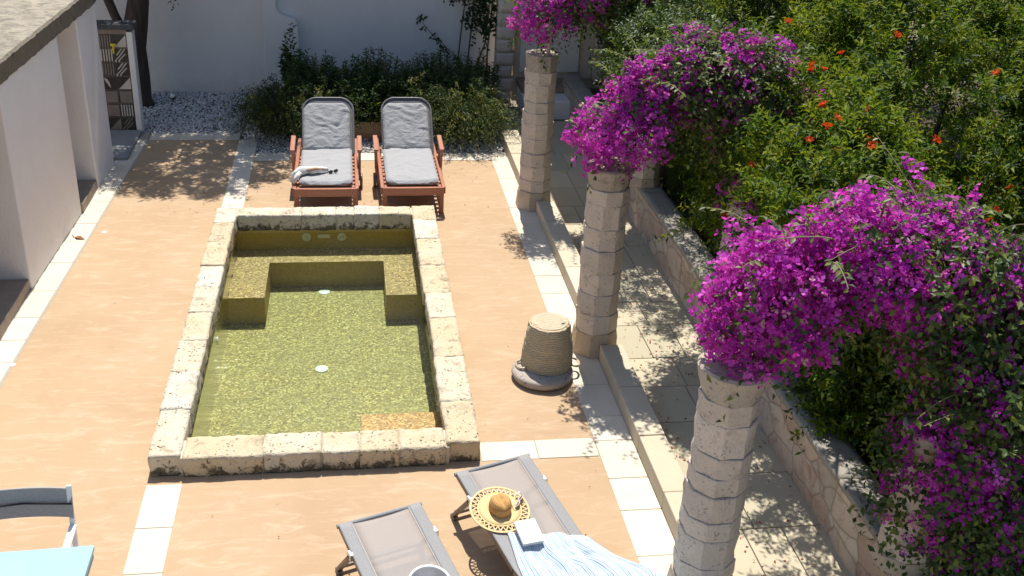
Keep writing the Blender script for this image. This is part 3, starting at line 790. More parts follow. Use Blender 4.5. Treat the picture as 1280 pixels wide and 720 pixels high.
o = b.build('mortar', M['mortar'], pool); o.matrix_local = pm
FZ = -.56
b = MB(); 
b.m = 0; b.box(PX0-.1, PX0, PY0-.1, PY1+.1, FZ-.1, -.012); b.box(PX1, PX1+.1, PY0-.1, PY1+.1, FZ-.1, -.012)
b.box(PX0, PX1, PY0-.1, PY0, FZ-.1, -.012); b.box(PX0, PX1, PY1, PY1+.1, FZ-.1, -.012)
o = b.build('basin_wall', simple('pale gold mosaic wall', (.46, .33, .09), .5, 0, .18, 45, .1), pool); o.matrix_local = pm
b = MB(); b.box(PX0+.001, PX1-.001, PY0+.001, PY1-.001, FZ-.1, FZ); o = b.build('basin_floor', M['mosaic'], pool); o.matrix_local = pm
BZ = -.25
b = MB(); P = [(PX0+.002, PY1-.002), (PX0+.002, 10.36), (-.95, 10.36), (-.95, 11.24), (.345, 11.24), (.345, 10.36), (PX1-.002, 10.36), (PX1-.002, PY1-.002)]
b.prism(P, FZ+.002, BZ)
for i, f in enumerate(b.f):
    b.mi[i] = 0 if i < 2 else 1
o = b.build('bench', [M['mosaic'], M['mosaicwall']], pool); o.matrix_local = pm
b = MB(); b.box(.04, PX1-.002, PY0+.002, 8.0, FZ+.002, -.24); o = b.build('corner_step', M['stepmosaic'], pool); o.matrix_local = pm
for (x, z) in ((-.54, -.10), (-.13, -.105)):
    b = MB(); mt2 = Matrix.Translation((x, PY1, z)) @ Matrix.Rotation(PI/2, 4, 'X')
    b.lathe([(.018, .002), (.05, .002), (.055, .006), (.05, .012), (.02, .012), (.018, .002)], 24, mat=mt2, closed=True); b.lathe([(0, .002), (.018, .002), (.018, .009), (0, .009)], 16, mat=mt2)
    o = b.build('inlet', M['whiteplastic'], pool, True); o.matrix_local = pm
b = MB(); b.box(-.41, -.27, PY1-.012, PY1-.002, -.115, -.065); o = b.build('skimmer_plate', M['whiteplastic'], pool, bevel=.004); o.matrix_local = pm
for (x, y, z) in ((-.34, 9.35, FZ), (-.34, 11.08, FZ)):
    b = MB(); b.lathe([(0, .012), (.05, .012), (.065, .006), (.07, .001)], 24, (x, y, z)); o = b.build('glint_disc', M['whiteplastic'], pool, True); o.matrix_local = pm  # white discs on the floor standing in for bright glints on the water
for (x, y, s) in ((PX0, 9.35, 1), (PX1, 9.35, -1)):
    mt2 = Matrix.Translation((x, y, -.2)) @ Matrix.Rotation(s*PI/2, 4, 'Y')
    b = MB(); b.lathe([(0, .014), (.03, .012), (.045, .002)], 20, mat=mt2); o = b.build('wall_inlet', M['whiteplastic'], pool, True); o.matrix_local = pm
b = MB(); e = .004; b.box(PX0+e, PX1-e, PY0+e, PY1-e, FZ-.05, -.045)
o = b.build('water', M['water']); o['kind'] = 'structure'

# ------------------------------------------------------------------ columns
def octa(name, r0, r1, z0, z1, mat, parent, rot, amp=.006, seed=0, prof=None, sides=8):
    """a hewn octagonal drum: flat sides, worn edges"""
    sub = 4; ring = []; bm = bmesh.new()
    if prof is None:
        c = min(.014, (z1-z0)*.1)
        prof = [(r0-.005, z0), (r0-.001, z0+c*.3), (r0, z0+c*1.2)] + [(r0+(r1-r0)*t, z0+(z1-z0)*t) for t in (.3, .5, .7)] + [(r1, z1-c*1.0), (r1-.001, z1-c*.3), (r1-.004, z1)]
    for (r, z) in prof:
        row = []
        for s in range(sides):
            a0 = rot + 2*PI*s/sides; a1 = rot + 2*PI*(s+1)/sides
            for q in range(sub):
                t = q/sub; x = (1-t)*math.cos(a0) + t*math.cos(a1); y = (1-t)*math.sin(a0) + t*math.sin(a1)
                k = r*(.985 if q == 0 else 1)/math.cos(PI/sides)*.975
                p = Vector((x*k, y*k, z)); w = p*9 + Vector((seed*5.3, seed*2.1, seed))
                p += Vector((x, y, 0)) * (noise.fractal(w, 1, 2, 3)*amp)
                row.append(bm.verts.new(p))
        ring.append(row)
    n = sides*sub
    for i in range(len(ring)-1):
        for q in range(n): bm.faces.new((ring[i][q], ring[i][(q+1) % n], ring[i+1][(q+1) % n], ring[i+1][q]))
    bm.faces.new(ring[0][::-1]); bm.faces.new(ring[-1])
    me = bpy.data.meshes.new(name); bm.to_mesh(me); bm.free()
    o = link(name, me, mat, parent, True)
    try: me.set_sharp_from_angle(angle=math.radians(22))
    except Exception: pass
    return o

def column(x, y, z0, h, label, flare, seed, lean=(0, 0), n=9, r=.194, group='octagonal stone columns'):
    root = empty('stone_column', (x, y, z0), 0, label, 'column', group)
    rr = random.Random(seed)
    hb = .24 if z0 == 0 else .1
    octa('base', r*1.13, r*1.03, 0, hb, M['columnbase'], root, PI/8, .008, seed)
    hc = .2; z = hb; ds = [rr.uniform(.72, 1.25) for _ in range(n)]; s = (h-hb-hc)/sum(ds)
    for i, d in enumerate(ds):
        rb = r*(1.0 - .05*i/n)*rr.uniform(.975, 1.015)
        o = octa('drum', rb*rr.uniform(.965, .995), rb*1.0, z+.0005, z+d*s-.0005, M['column'], root, PI/8+rr.uniform(-.1, .1), .012, seed*20+i)
        o.location = (rr.uniform(-.005, .005), rr.uniform(-.005, .005), 0); z += d*s
    if flare:
        octa('capital', 0, 0, z, h, M['capital'], root, PI/8, .014, seed+70, [(r*.9, z), (r*.96, z+.02), (r*1.0, z+.06), (r*1.07, z+.12), (r*1.15, z+.165), (r*1.16, z+.185), (r*1.08, z+hc)], 12)
    else:
        octa('capital', r*.95, r*1.0, z+.002, h, M['capital'], root, PI/8, .008, seed+70)
    root.rotation_euler = (lean[0], lean[1], 0)
    return root
column(2.262, 12.28, 0, 1.95, 'farthest front column, with flat dark octagonal top and bare wooden stake on it', False, 3)
column(2.265, 8.645, 0, 1.87, 'middle front column, standing right beside the upturned basket, with flared top', True, 5, n=7)
column(2.262, 5.24, 0, 1.83, 'nearest front column, with broad flared stained capital under dense magenta blossom', True, 8, n=8)
column(3.47, 11.6, .565, 1.45, 'garden wall column half hidden by leaves, beside the dark little tree', True, 12, n=6, r=.17)
column(3.50, 8.45, .565, 1.35, 'garden wall column almost wholly covered by the middle bougainvillea', True, 14, n=6, r=.17)
column(3.43, 4.86, .565, 1.02, 'garden wall column at lower right showing between hanging bougainvillea', True, 16, n=6, r=.17)
b = MB(); b.tube([(0, 0, 0), (.01, 0, .35), (.0, .01, .8)], [.022, .02, .018], 8)
o = b.build('wooden_stake', M['stake']); o.location = (2.32, 12.2, 1.945); tag(o, 'pale wooden stake standing on the farthest front column', 'stake')

# ------------------------------------------------------------------ bougainvillea arches
def spline(ctrl, n):
    c = np.array(ctrl, float); out = []
    k = len(c)-1
    for i in range(n):
        t = i/(n-1)*k; j = min(int(t), k-1); u = t-j
        p0, p1, p2, p3 = c[max(j-1, 0)], c[j], c[j+1], c[min(j+2, k)]
        out.append(.5*((2*p1) + (-p0+p2)*u + (2*p0-5*p1+4*p2-p3)*u*u + (-p0+3*p1-3*p2+p3)*u**3))
    return np.array(out)

def bougainvillea(label, ctrl, clusters, leaf_tw, origin, seed, trunk, sprays=(), side=None):
    """ctrl rows: x, y, z, radius, blossom share"""
    root = empty('bougainvillea', origin, 0, label, 'bougainvillea', 'bougainvillea arches over the walkway')
    S = spline(ctrl, 120); off = np.array(origin)
    if side is not None: S = np.concatenate([S, spline(side, 60)])
    seglen = np.minimum(np.linalg.norm(np.diff(S[:, :3], axis=0), axis=1), .1); wgt = S[:-1, 3]**2 * seglen; wgt /= wgt.sum()
    # blossom clusters on the lumpy outside
    def surface(n, lo, hi, want):
        idx = RNG.choice(len(wgt), size=n*2, p=wgt); d = rnd_dir(n*2)
        c = S[idx]; r = c[:, 3]*RNG.uniform(lo, hi, n*2)
        lum = np.array([1 + .6*noise.fractal(Vector(p)*2.6 + Vector((seed, 0, 0)), 1, 2, 3) for p in (c[:, :3] + d*c[:, 3:4])])
        P = c[:, :3] + d*(r*lum)[:, None]
        pn = np.array([noise.noise(Vector(p)*3.1 + Vector((0, seed, 9))) for p in P])
        share = np.clip(c[:, 4] + pn*.45*(1-np.abs(2*c[:, 4]-1)) , 0, 1)
        ok = (RNG.random(n*2) < share) if want else (RNG.random(n*2) < 1.08-share)
        # keep out of the column heads
        return P[ok][:n], d[ok][:n]
    P, d = surface(clusters, .72, 1.08, True)
    m = 17; n = len(P)
    o = rnd_dir(n*m); cr = RNG.uniform(.05, .105, n); Q = np.repeat(P, m, 0) + o*np.repeat(cr, m)[:, None]*RNG.uniform(.5, 1.1, (n*m, 1))
    Z = o*.9 + np.repeat(d, m, 0)*.8 + np.array([0, 0, .3]) + RNG.normal(scale=.3, size=o.shape)
    tone = np.repeat(RNG.choice(3, n, p=(.55, .25, .2)), m); rd = RNG.random(n*m); tone = np.where(rd < .3, RNG.integers(0, 3, n*m), tone)
    for (p, q, num) in sprays:
        tt = RNG.random(num)**.8; p = np.array(p); q = np.array(q)
        Qs = p + (q-p)*tt[:, None] + RNG.normal(scale=.045, size=(num, 3)); Q = np.concatenate([Q, Qs]); Z = np.concatenate([Z, rnd_dir(num)+np.array([-.3, -.6, .6])]); tone = np.concatenate([tone, RNG.integers(0, 3, num)])
    X = rnd_dir(len(Q)); tone = np.where(RNG.random(len(Q)) < .025, 3, tone)
    b_ = scatter('blossoms', Q-off, X, unit(Z), RNG.uniform(.015, .036, len(Q)), 1.0, BRACT_T, LEAF['bract'], tone, root); b_['kind'] = 'stuff'
    P, d = surface(leaf_tw, .35, 1.1, False)
    D = d*.8 + rnd_dir(len(P))*.8 + np.array([0, 0, .05]); L = RNG.uniform(.12, .34, len(P))
    Q, X, Z = twigs(P, D, L, 9, .9, .5)
    X[:, 2] -= .35
    l_ = scatter('leaves', Q-off, X, Z, RNG.uniform(.035, .065, len(Q)), .55, LEAF_T, LEAF['boug'], pick(len(Q), (.45, .3, .25)), root); l_['kind'] = 'stuff'
    # long arching young shoots with leaf pairs
    ns = max(8, leaf_tw//170); ii = RNG.integers(14, 85, ns); dd = rnd_dir(ns)*.55 + np.array([-.2, -.15, .85]); sl_ = []
    sh = MB(); Qa = []; Xa = []; Za = []
    for i_, d_ in zip(ii, dd):
        d_ = d_/np.linalg.norm(d_); a_ = S[i_, :3] + d_*S[i_, 3]*.8; Lh = RNG.uniform(.2, .5); hz_ = np.array([d_[0], d_[1], 0])*.6 + RNG.normal(scale=.2, size=3)
        pts = np.array([a_ + d_*Lh*t + hz_*Lh*t*t - np.array([0, 0, .45])*Lh*t*t for t in np.linspace(0, 1, 12)])
        sh.tube(pts-off, list(np.linspace(.006, .002, 12)), 5)
        m_ = int(Lh/.028); tt = np.linspace(.15, 1, m_); pi = np.stack([np.interp(tt*11, np.arange(12), pts[:, k]) for k in range(3)], 1)
        tg = unit(np.gradient(pi, axis=0)); sd = unit(np.cross(tg, [0, 0, 1]))*np.where(np.arange(m_) % 2, 1, -1)[:, None]
        Qa.append(pi); Xa.append(tg*.5+sd*.8+np.array([0, 0, -.25])+RNG.normal(scale=.2, size=(m_, 3))); Za.append(np.tile([0, 0, 1.], (m_, 1))+RNG.normal(scale=.3, size=(m_, 3)))
    o_ = sh.build('shoots', M['shoot'], root); o_['kind'] = 'stuff'; Q = np.concatenate(Qa)
    l2_ = scatter('shoot_leaves', Q-off, np.concatenate(Xa), np.concatenate(Za), RNG.uniform(.035, .062, len(Q)), .55, LEAF_T, LEAF['boug'], pick(len(Q), (.35, .55, .1)), root); l2_['kind'] = 'stuff'
    # woody stems
    mb = MB()
    for k in range(5):
        a = random.uniform(0, 6.28); pts = []; rs = []
        for i in range(0, 120, 6):
            w = .35*S[i, 3]; pts.append(S[i, :3]-off + np.array([math.cos(a+i*.05)*w*.6, math.sin(a+i*.07)*w, math.sin(a*2+i*.09)*w*.7])); rs.append(.016)
        mb.tube(pts, rs, 6)
    for tr in trunk:
        mb.tube([np.array(p)-off for p in tr], [.04-.004*i for i in range(len(tr))], 8, wob=.3)
    mb.build('stems', M['vinebark'], root, True)
    return root
bougainvillea('nearest bougainvillea, a huge dense magenta mass arching from the nearest column to the lower right',
   [(2.25, 5.22, 2.02, .26, 1), (2.32, 5.2, 2.3, .33, 1), (2.6, 5.15, 2.42, .30, 1), (2.95, 5.12, 2.54, .31, .9), (3.3, 5.2, 2.5, .38, .55), (3.65, 5.15, 2.34, .44, .35), (3.8, 4.95, 2.0, .48, .42), (3.66, 4.82, 1.6, .44, .5), (3.54, 4.77, 1.28, .38, .5), (3.8, 4.76, .92, .33, .45), (3.9, 4.76, .6, .3, .35)],
   1450, 4200, (3.5, 4.95, .57), 3, [[(3.74, 5.0, .36), (3.72, 4.95, 1.0), (3.65, 5.0, 1.7), (3.5, 5.05, 2.4)], [(3.8, 4.85, .36), (3.78, 4.9, 1.1), (3.7, 4.95, 2.0)]],
   [((3.3, 5.5, 2.62), (3.36, 5.55, 2.98), 60), ((3.55, 5.3, 2.7), (3.6, 5.3, 2.9), 25)],
   [(2.8, 5.5, 2.32, .26, .95), (3.1, 5.6, 2.38, .30, .7), (3.5, 5.75, 2.3, .34, .45), (3.85, 5.7, 2.1, .34, .3)])
bougainvillea('middle bougainvillea, magenta and leafy, arching up right from the column beside the basket',
   [(2.16, 8.64, 2.0, .28, 1), (2.28, 8.6, 2.28, .33, 1), (2.6, 8.55, 2.52, .31, .72), (2.95, 8.6, 2.68, .38, .45), (3.3, 8.6, 2.68, .42, .38), (3.6, 8.55, 2.35, .46, .25), (3.72, 8.5, 1.85, .42, .22), (3.75, 8.45, 1.3, .36, .2), (3.8, 8.45, .95, .28, .15)],
   820, 3600, (3.55, 8.5, .57), 6, [[(3.8, 8.62, .36), (3.75, 8.6, 1.0), (3.7, 8.55, 1.7), (3.5, 8.6, 2.5)]], (),
   [(2.85, 8.8, 2.68, .26, .5), (3.05, 9.05, 2.65, .30, .3), (3.3, 9.2, 2.55, .36, .35), (3.6, 9.1, 2.2, .36, .2)])
bougainvillea('farthest bougainvillea, magenta crown above the column with the wooden stake',
   [(2.12, 12.2, 2.32, .28, .9), (2.35, 12.2, 2.55, .32, .85), (2.75, 12.2, 2.75, .34, .7), (3.15, 12.1, 2.7, .36, .3), (3.62, 12.05, 2.4, .36, .15), (3.85, 12.0, 1.95, .32, .12), (3.95, 11.95, 1.5, .26, .12), (3.95, 11.95, 1.1, .2, .1)],
   480, 2200, (3.5, 11.8, .57), 9, [[(3.78, 11.75, .36), (3.7, 11.75, 1.0), (3.6, 11.85, 1.8), (3.3, 12.0, 2.5)]])

# ------------------------------------------------------------------ garden trees
def trunk(name, lines, parent, mat, n=9):
    mb = MB()
    for pts, rs in lines: mb.tube(pts, rs, n, wob=.25)
    return mb.build(name, mat, parent, True)
pt = empty('pomegranate_tree', (5.4, 9.2, .36), 0, 'big bushy pomegranate tree with bright leaves and orange flowers filling the garden', 'tree')
E1 = ((0.3, .1, 1.2), (1.9, 2.3, 1.9)); E2 = ((-.75, -1.7, .75), (.85, 1.15, .85)); E3 = ((.9, -1.8, 1.35), (1.5, 1.4, 1.35)); E4 = ((1.6, 2.2, 1.7), (2.5, 1.8, 1.9)); E5 = ((-.35, 2.5, 1.75), (1.25, 1.3, 1.5)); E6 = ((-1.5, -1.5, 1.9), (.6, .9, .5)); E8 = ((-1.85, -2.45, 1.96), (.5, .8, .3))
crown('crown', [E1, E2, E3, E4, E5, E6, E8], pt, 'pom', 2700, 13, 14, .066, .34, (.12, .34), .2, .42, 4, (.44, .34, .22), amp=.5, far=.3)
L_ = []
for k in range(7):
    a = k*.9; e = (math.cos(a)*1.2+.3, math.sin(a)*1.5, 1.9+.4*math.sin(k*2))
    L_.append(([(math.cos(a)*.08, math.sin(a)*.08, -.05), (math.cos(a)*.3+.1, math.sin(a)*.3, .7), (e[0]*.7, e[1]*.7, 1.3), e], [.06, .045, .03, .012]))
L_.append(([(-.1, -.1, -.05), (-.5, -.6, .9), (-1.2, -1.3, 1.6), (-1.7, -2.1, 1.9), (-2.0, -2.7, 1.95)], [.05, .045, .035, .022, .01]))
trunk('trunk', L_, pt, M['bark'])
def blossom_mesh():
    bm = bmesh.new()
    me = bpy.data.meshes.new('blossom'); mb = MB()
    mb.lathe([(.004, 0), (.012, .006), (.014, .02), (.012, .028)], 8)
    for k in range(6):
        a = 2*PI*k/6
        p = lambda r, da, h: (r*math.cos(a+da), r*math.sin(a+da), h)
        mb.add([p(.011, 0, .024), p(.03, .5, .04), p(.042, 0, .036), p(.03, -.5, .044)], [(0, 1, 2, 3)])
    return mb
bl0 = None
rp = random.Random(3)
cnt = 0
# flowers on the outer shell towards the light and the courtyard
while cnt < 95:
    E = rp.choice((E1, E1, E1, E3, E4, E2, E6, E6)); d = Vector((rp.gauss(-.5, .55), rp.gauss(-.7, .55), rp.gauss(.45, .5))).normalized()
    f = lump([tuple(d)], 4, 2.2, .5)[0]*1.16
    p = Vector((E[0][0]+d.x*E[1][0]*f, E[0][1]+d.y*E[1][1]*f, E[0][2]+d.z*E[1][2]*f))
    if any(sum(((p[i]-e[0][i])/e[1][i])**2 for i in range(3)) < .85 for e in (E1, E2, E3, E4, E5, E6, E8) if e is not E): continue
    if bl0 is None: bl = bl0 = blossom_mesh().build('blossom', M['orange'], pt)
    else: bl = bl0.copy(); COL.objects.link(bl); bl.parent = pt
    bl.location = p; bl.rotation_euler = (rp.uniform(-.9, .9), rp.uniform(-.9, .9), rp.uniform(0, 6)); s = rp.uniform(.7, 1.2); bl.scale = (s, s, s)
    cnt += 1
st = empty('small_tree', (4.25, 11.75, .36), 0, 'dark little tree on several thin stems behind the garden wall', 'tree')
crown('crown', [((.05, .1, 1.4), (.72, .85, .7)), ((.4, .5, 1.65), (.8, .8, .7)), ((-.85, -.7, 1.85), (.55, 1.0, .38))], st, 'boug', 900, 5, 12, .055, .36, (.12, .28), .2, .35, 8, (.5, .2, .3))
trunk('trunk', [([(0, 0, -.05), (x*.3, y*.4, .4), (x, y, 1.0), (x*1.6, y*1.6, 1.5)], [.035, .028, .022, .012]) for x, y in ((.2, .1), (-.2, .05), (.02, .25), (.1, -.2), (-.1, -.15))], st, M['bark'])
# low leafy shrubs in the shade under the arch
for i, (x, y, r, h, lab) in enumerate(((4.15, 6.55, .55, .75, 'dark green shrub in shade behind the wall, under the nearest arch'), (4.5, 10.2, .55, .6, 'leafy shrub behind wall between pomegranate and small dark tree'), (4.45, 5.15, .62, 1.9, 'dense dark shrub behind the hanging nearest bougainvillea'))):
    sr = empty('garden_shrub', (x, y, .36), 0, lab, 'shrub', 'shrubs behind the garden wall')
    crown('foliage', [((0, 0, h*.55), (r, r*1.1, h*.6))], sr, 'pom', 620, 5, 12, .06, .36, (.12, .26), .2, .4, 20+i, (.5, .15, .35), zmin=-.1)
    trunk('stem', [([(0, 0, -.05), (x_, y_, h*.5)], [.02, .01]) for x_, y_ in ((.15, .1), (-.15, .1), (.05, -.2))], sr, M['bark'])
for i, (x, y, z, rx, ry, rz, lab) in enumerate(((8.3, 15.2, 2.4, 2.6, 1.5, 2.4, 'dense dark tree closing the garden far behind the pomegranate'), (5.0, 15.3, 2.0, 1.3, 1.0, 1.9, 'dark tree beside the porch beyond the small tree'))):
    bt = empty('background_tree', (x, y, .36), 0, lab, 'tree', 'dark trees at the far end of the garden')
    crown('crown', [((0, 0, z), (rx, ry, rz))], bt, 'tree', 1300, 4, 12, .09, .4, (.2, .4), .3, .4, 40+i, (.45, .15, .4), far=.3)
    trunk('trunk', [([(0, 0, -.05), (.05, 0, 1), (.1, .1, z)], [.14, .11, .06])], bt, M['bark'])
# grass patch
n = 5000; x = RNG.normal(4.55, .5, n); y = RNG.normal(12.3, .55, n); k = x > 3.75; x = x[k]; y = y[k]; n = len(x)
o = scatter('grass', np.stack([x, y, np.full(n, .37)], 1), np.stack([RNG.normal(scale=.5, size=n), RNG.normal(scale=.5, size=n), np.ones(n)], 1), rnd_dir(n), RNG.uniform(.07, .2, n), .07, NEEDLE_T, LEAF['grass'], pick(n), None); o['kind'] = 'stuff'

# tree at the back left, crown above the picture
tr = empty('courtyard_tree', (-3.19, 16.6, -.02), 0, 'dark forked tree trunk in front of white wall by the tiled partition', 'tree')
trunk('trunk', [([(0, 0, -.05), (0, 0, .08), (-.01, 0, .45), (-.03, 0, .9), (.03, 0, 1.25), (.1, 0, 1.6), (.2, -.15, 2.2), (.45, -.4, 2.9), (.8, -.7, 3.6)], [.22, .185, .17, .17, .175, .155, .13, .09, .05]),
   ([(-.06, 0, .8), (-.12, 0, 1.05), (-.24, 0, 1.35), (-.36, 0, 1.7), (-.5, .1, 2.4), (-.6, .1, 3.2)], [.08, .075, .07, .065, .055, .03])], tr, M['bark'], 12)
crown('crown', [((1.2, -.85, 3.95), (1.3, 1.0, .85)), ((.1, -.3, 3.8), (1.2, 1.0, .85)), ((-.7, -.2, 3.6), (.9, 1.0, .8))], tr, 'tree', 520, 5, 12, .115, .32, (.2, .4), .3, .4, 15)
P = np.array([(.62, -.3, 1.62), (.66, -.32, 1.6), (.59, -.3, 1.6), (.64, -.28, 1.66)]); 
Q, X, Z = twigs(np.array([(.62, -.3, 1.78), (.75, -.3, 1.9)]), np.array([(.1, 0, -1.), (-.2, -.1, -1)]), np.array([.22, .25]), 7)
scatter('low_sprig', Q, X, Z, .075, .4, LEAF_T, LEAF['tree'], pick(len(Q)), tr)
mb = MB(); mb.tube([(.55, -.25, 3.2), (.6, -.28, 2.5), (.62, -.3, 1.62)], [.012, .009, .004], 6); mb.build('low_twig', M['bark'], tr)
# ground spotlight on the gravel
sp = empty('garden_spotlight', (-2.75, 16.75, -.02), 0, 'small round garden spotlight on the white gravel near the tree', 'spotlight')
b = MB(); b.tube([(0, 0, -.02), (0, 0, .07)], .012, 8); b.build('spike', M['black'], sp)
mt2 = Matrix.Translation((0, 0, .1)) @ Matrix.Rotation(.9, 4, 'X')
b = MB(); b.lathe([(0, -.06), (.03, -.06), (.042, -.03), (.045, .03), (.04, .03)], 18, mat=mt2); b.build('housing', M['black'], sp, True)
b = MB(); b.lathe([(0, .040), (.03, .038), (.042, .031)], 18, mat=mt2); b.build('lamp_glass', M['whiteplastic'], sp, True)

# ------------------------------------------------------------------ hedge bed behind the loungers
pl = empty('planter', (.45, 15.1, 0), 0, 'low wooden planter trough under the shrubs between the two cushioned loungers', 'planter')
b = MB(); b.box(-.75, .95, -.2, -.165, -.02, .26); b.box(-.75, .95, .9, .935, -.02, .26); b.box(-.75, -.715, -.164, .899, -.02, .26); b.box(.915, .95, -.164, .899, -.02, .26); b.build('box', M['planter'], pl, bevel=.006)
b = MB(); b.box(-.714, .914, -.163, .898, -.02, .22); b.build('soil', M['soil'], pl)
def leafy_shrub(x, y, r, h, nst, lab, seed, set_='mint', ll=.06, lw=.38, z0=.2, wts=(.5, .25, .25)):
    root = empty('leafy_shrub', (x, y, z0), 0, lab, 'shrub', 'shrubs along the white wall')
    n = nst; a = RNG.uniform(0, 6.28, n); q = np.sqrt(RNG.random(n)); px = np.cos(a)*q*r[0]; py = np.sin(a)*q*r[1]
    H_ = h*RNG.uniform(.6, 1.1, n)*(1-.35*q**2)
    P = np.stack([px*.7, py*.7, np.zeros(n)], 1); T = np.stack([px*1.15, py*1.15, H_], 1)
    D = T-P; L = np.linalg.norm(D, axis=1)
    Q, X, Z = twigs(P, D, L, 34, .95, .05)
    scatter('foliage', Q, X, Z, RNG.uniform(.7, 1.3, len(Q))*ll*1.15, lw, LEAF_T, LEAF[set_], pick(len(Q), wts), root)
    mb = MB()
    for i in range(0, n, 3): mb.tube([P[i], (P[i]+T[i])/2, T[i]], [.006, .005, .003], 4)
    mb.build('stems', M['vinebark'], root)
leafy_shrub(-.55, 15.75, (.38, .45), .9, 190, 'leafy dark shrub rising behind the lounger with the white cloth', 1)
leafy_shrub(.35, 15.6, (.55, .5), .92, 300, 'tall leafy shrub rising in the gap behind both cushioned loungers', 2)
leafy_shrub(.4, 15.15, (.5, .2), .62, 120, 'low leafy green shrub growing in the wooden planter trough', 7)
leafy_shrub(1.35, 15.75, (.6, .5), .9, 280, 'grey green leafy shrub behind the lounger without cloth', 3)
leafy_shrub(1.95, 16.2, (.35, .4), .8, 70, 'slim leafy shrub at the foot of the wall climber', 4)
leafy_shrub(-.85, 16.3, (.16, .2), 1.15, 16, 'thin taller sapling against the white wall left of the shrubs', 5, ll=.08, lw=.6)
leafy_shrub(.42, 14.98, (.22, .12), .4, 26, 'bright fresh green sprigs over the edge of the planter', 6, 'pom', .06, .35, .2, (.3, .6, .1))
def rosemary(x, y, rx, ry, h, lab, nst, wts, casc=1.0):
    root = empty('rosemary_bush', (x, y, 0), 0, lab, 'shrub', 'rosemary bushes')
    n = nst; a = RNG.uniform(0, 6.28, n); q = np.sqrt(RNG.random(n)); hh = h*RNG.uniform(.45, 1.15, n)*(1-.3*q**2)
    B = np.stack([np.cos(a)*q*rx*.55, np.sin(a)*q*ry*.55, np.full(n, .02)], 1)
    outw = np.stack([np.cos(a)*rx, np.sin(a)*ry, np.zeros(n)], 1)*(.25+.75*q)[:, None]*RNG.uniform(.5, 1.15, n)[:, None] + RNG.normal(scale=.06, size=(n, 3))*np.array([1, 1, 0])
    drop = casc*hh*q*RNG.uniform(.3, 1.1, n)
    T = np.linspace(.12, 1, 34); Q = B[:, None] + outw[:, None]*(T**1.3)[None, :, None]
    Q[..., 2] += hh[:, None]*(1-(1-T)**2)[None] - drop[:, None]*(T**3)[None]
    D = unit(np.gradient(Q, axis=1)); side = rnd_dir(n*34).reshape(n, 34, 3)
    X = D*.6 + side*.8 + np.array([0, 0, .15]); Q = Q + RNG.normal(scale=.012, size=Q.shape)
    Q = Q.reshape(-1, 3); k = Q[:, 2] > .01; tone = np.repeat(pick(n, wts), 34)[k]
    scatter('foliage', Q[k], X.reshape(-1, 3)[k], (side*.3+np.array([0, 0, .8])).reshape(-1, 3)[k], RNG.uniform(.03, .058, k.sum()), .24, LEAF_T, LEAF['rose'], tone, root)
    mb = MB()
    for i in range(70):
        t = RNG.uniform(0, 6.28); u = RNG.uniform(.2, .8); mb.tube([(0, 0, .0), (math.cos(t)*rx*u*.5, math.sin(t)*ry*u*.5, h*.5), (math.cos(t)*rx*u, math.sin(t)*ry*u, h*(.8-.5*u))], [.012, .008, .004], 5)
    mb.build('stems', M['vinebark'], root)
rosemary(-.98, 15.15, .55, .75, .78, 'spreading rosemary bush left of the lounger with the cloth', 620, (.5, .2, .3), .8)
rosemary(1.62, 15.0, .72, .72, .85, 'yellow green rosemary bush spilling down beside the kerb', 850, (.4, .4, .2), 1.0)
rosemary(.95, 15.15, .55, .55, .85, 'dark rosemary bush just behind the lounger without cloth', 500, (.5, .15, .35), .7)
rosemary(-.3, 15.15, .55, .55, .85, 'dark rosemary bush just behind the lounger with the cloth', 500, (.5, .15, .35), .7)

# climber on the white wall
cl = empty('wall_climber', (2.0, 17.0, 0), 0, 'dark climbing plant with thin bare stems up the white wall beside stone quoins', 'climber')
mb = MB(); tips = []
paths = [[(-.28, .1, 0), (-.25, .12, .5), (-.2, .12, 1.1), (-.12, .14, 1.8), (0, .12, 2.6)], [(-.12, .1, 0), (-.08, .12, .6), (-.03, .12, 1.2), (.05, .12, 2.4)], [(.1, .1, 0), (.02, .1, .4), (.2, .13, .9), (.25, .12, 1.6), (.2, .1, 2.6)], [(.22, .1, 0), (.24, .12, .8), (.3, .12, 1.6), (.3, .1, 2.6)]]
for p in paths: mb.tube(p, [.018, .016, .014, .01, .007][:len(p)], 6)
br = [(-.22, .1, .62), (-.4, .06, .8), (-.6, .05, .98), (-.78, .05, 1.15), (-.9, .05, 1.35)]
mb.tube(br, [.008, .007, .006, .005, .003], 5); mb.build('stems', M['vinebark'], cl, True)
S = spline(br, 40)
P = S[RNG.integers(3, 40, 16)]; Q, X, Z = twigs(P, np.array([0, -.3, -.6])+rnd_dir(len(P))*.7, RNG.uniform(.06, .12, len(P)), 5, .9, .3)
n = 330; P = np.stack([RNG.normal(.12, .2, n), RNG.uniform(-.1, .12, n), RNG.uniform(.75, 2.9, n)], 1); P = P[P[:, 2] > 1.0 + .9*np.abs(P[:, 0]-.1)]
Q2, X2, Z2 = twigs(P, rnd_dir(len(P))+np.array([0, -.4, -.2]), RNG.uniform(.08, .2, len(P)), 8, .9, .4)
Q = np.concatenate([Q, Q2]); X = np.concatenate([X, X2]); Z = np.concatenate([Z, Z2]) + np.array([0, -.6, 0])
scatter('leaves', Q, X, Z, RNG.uniform(.045, .085, len(Q)), .6, LEAF_T, LEAF['vine'], pick(len(Q)), cl)

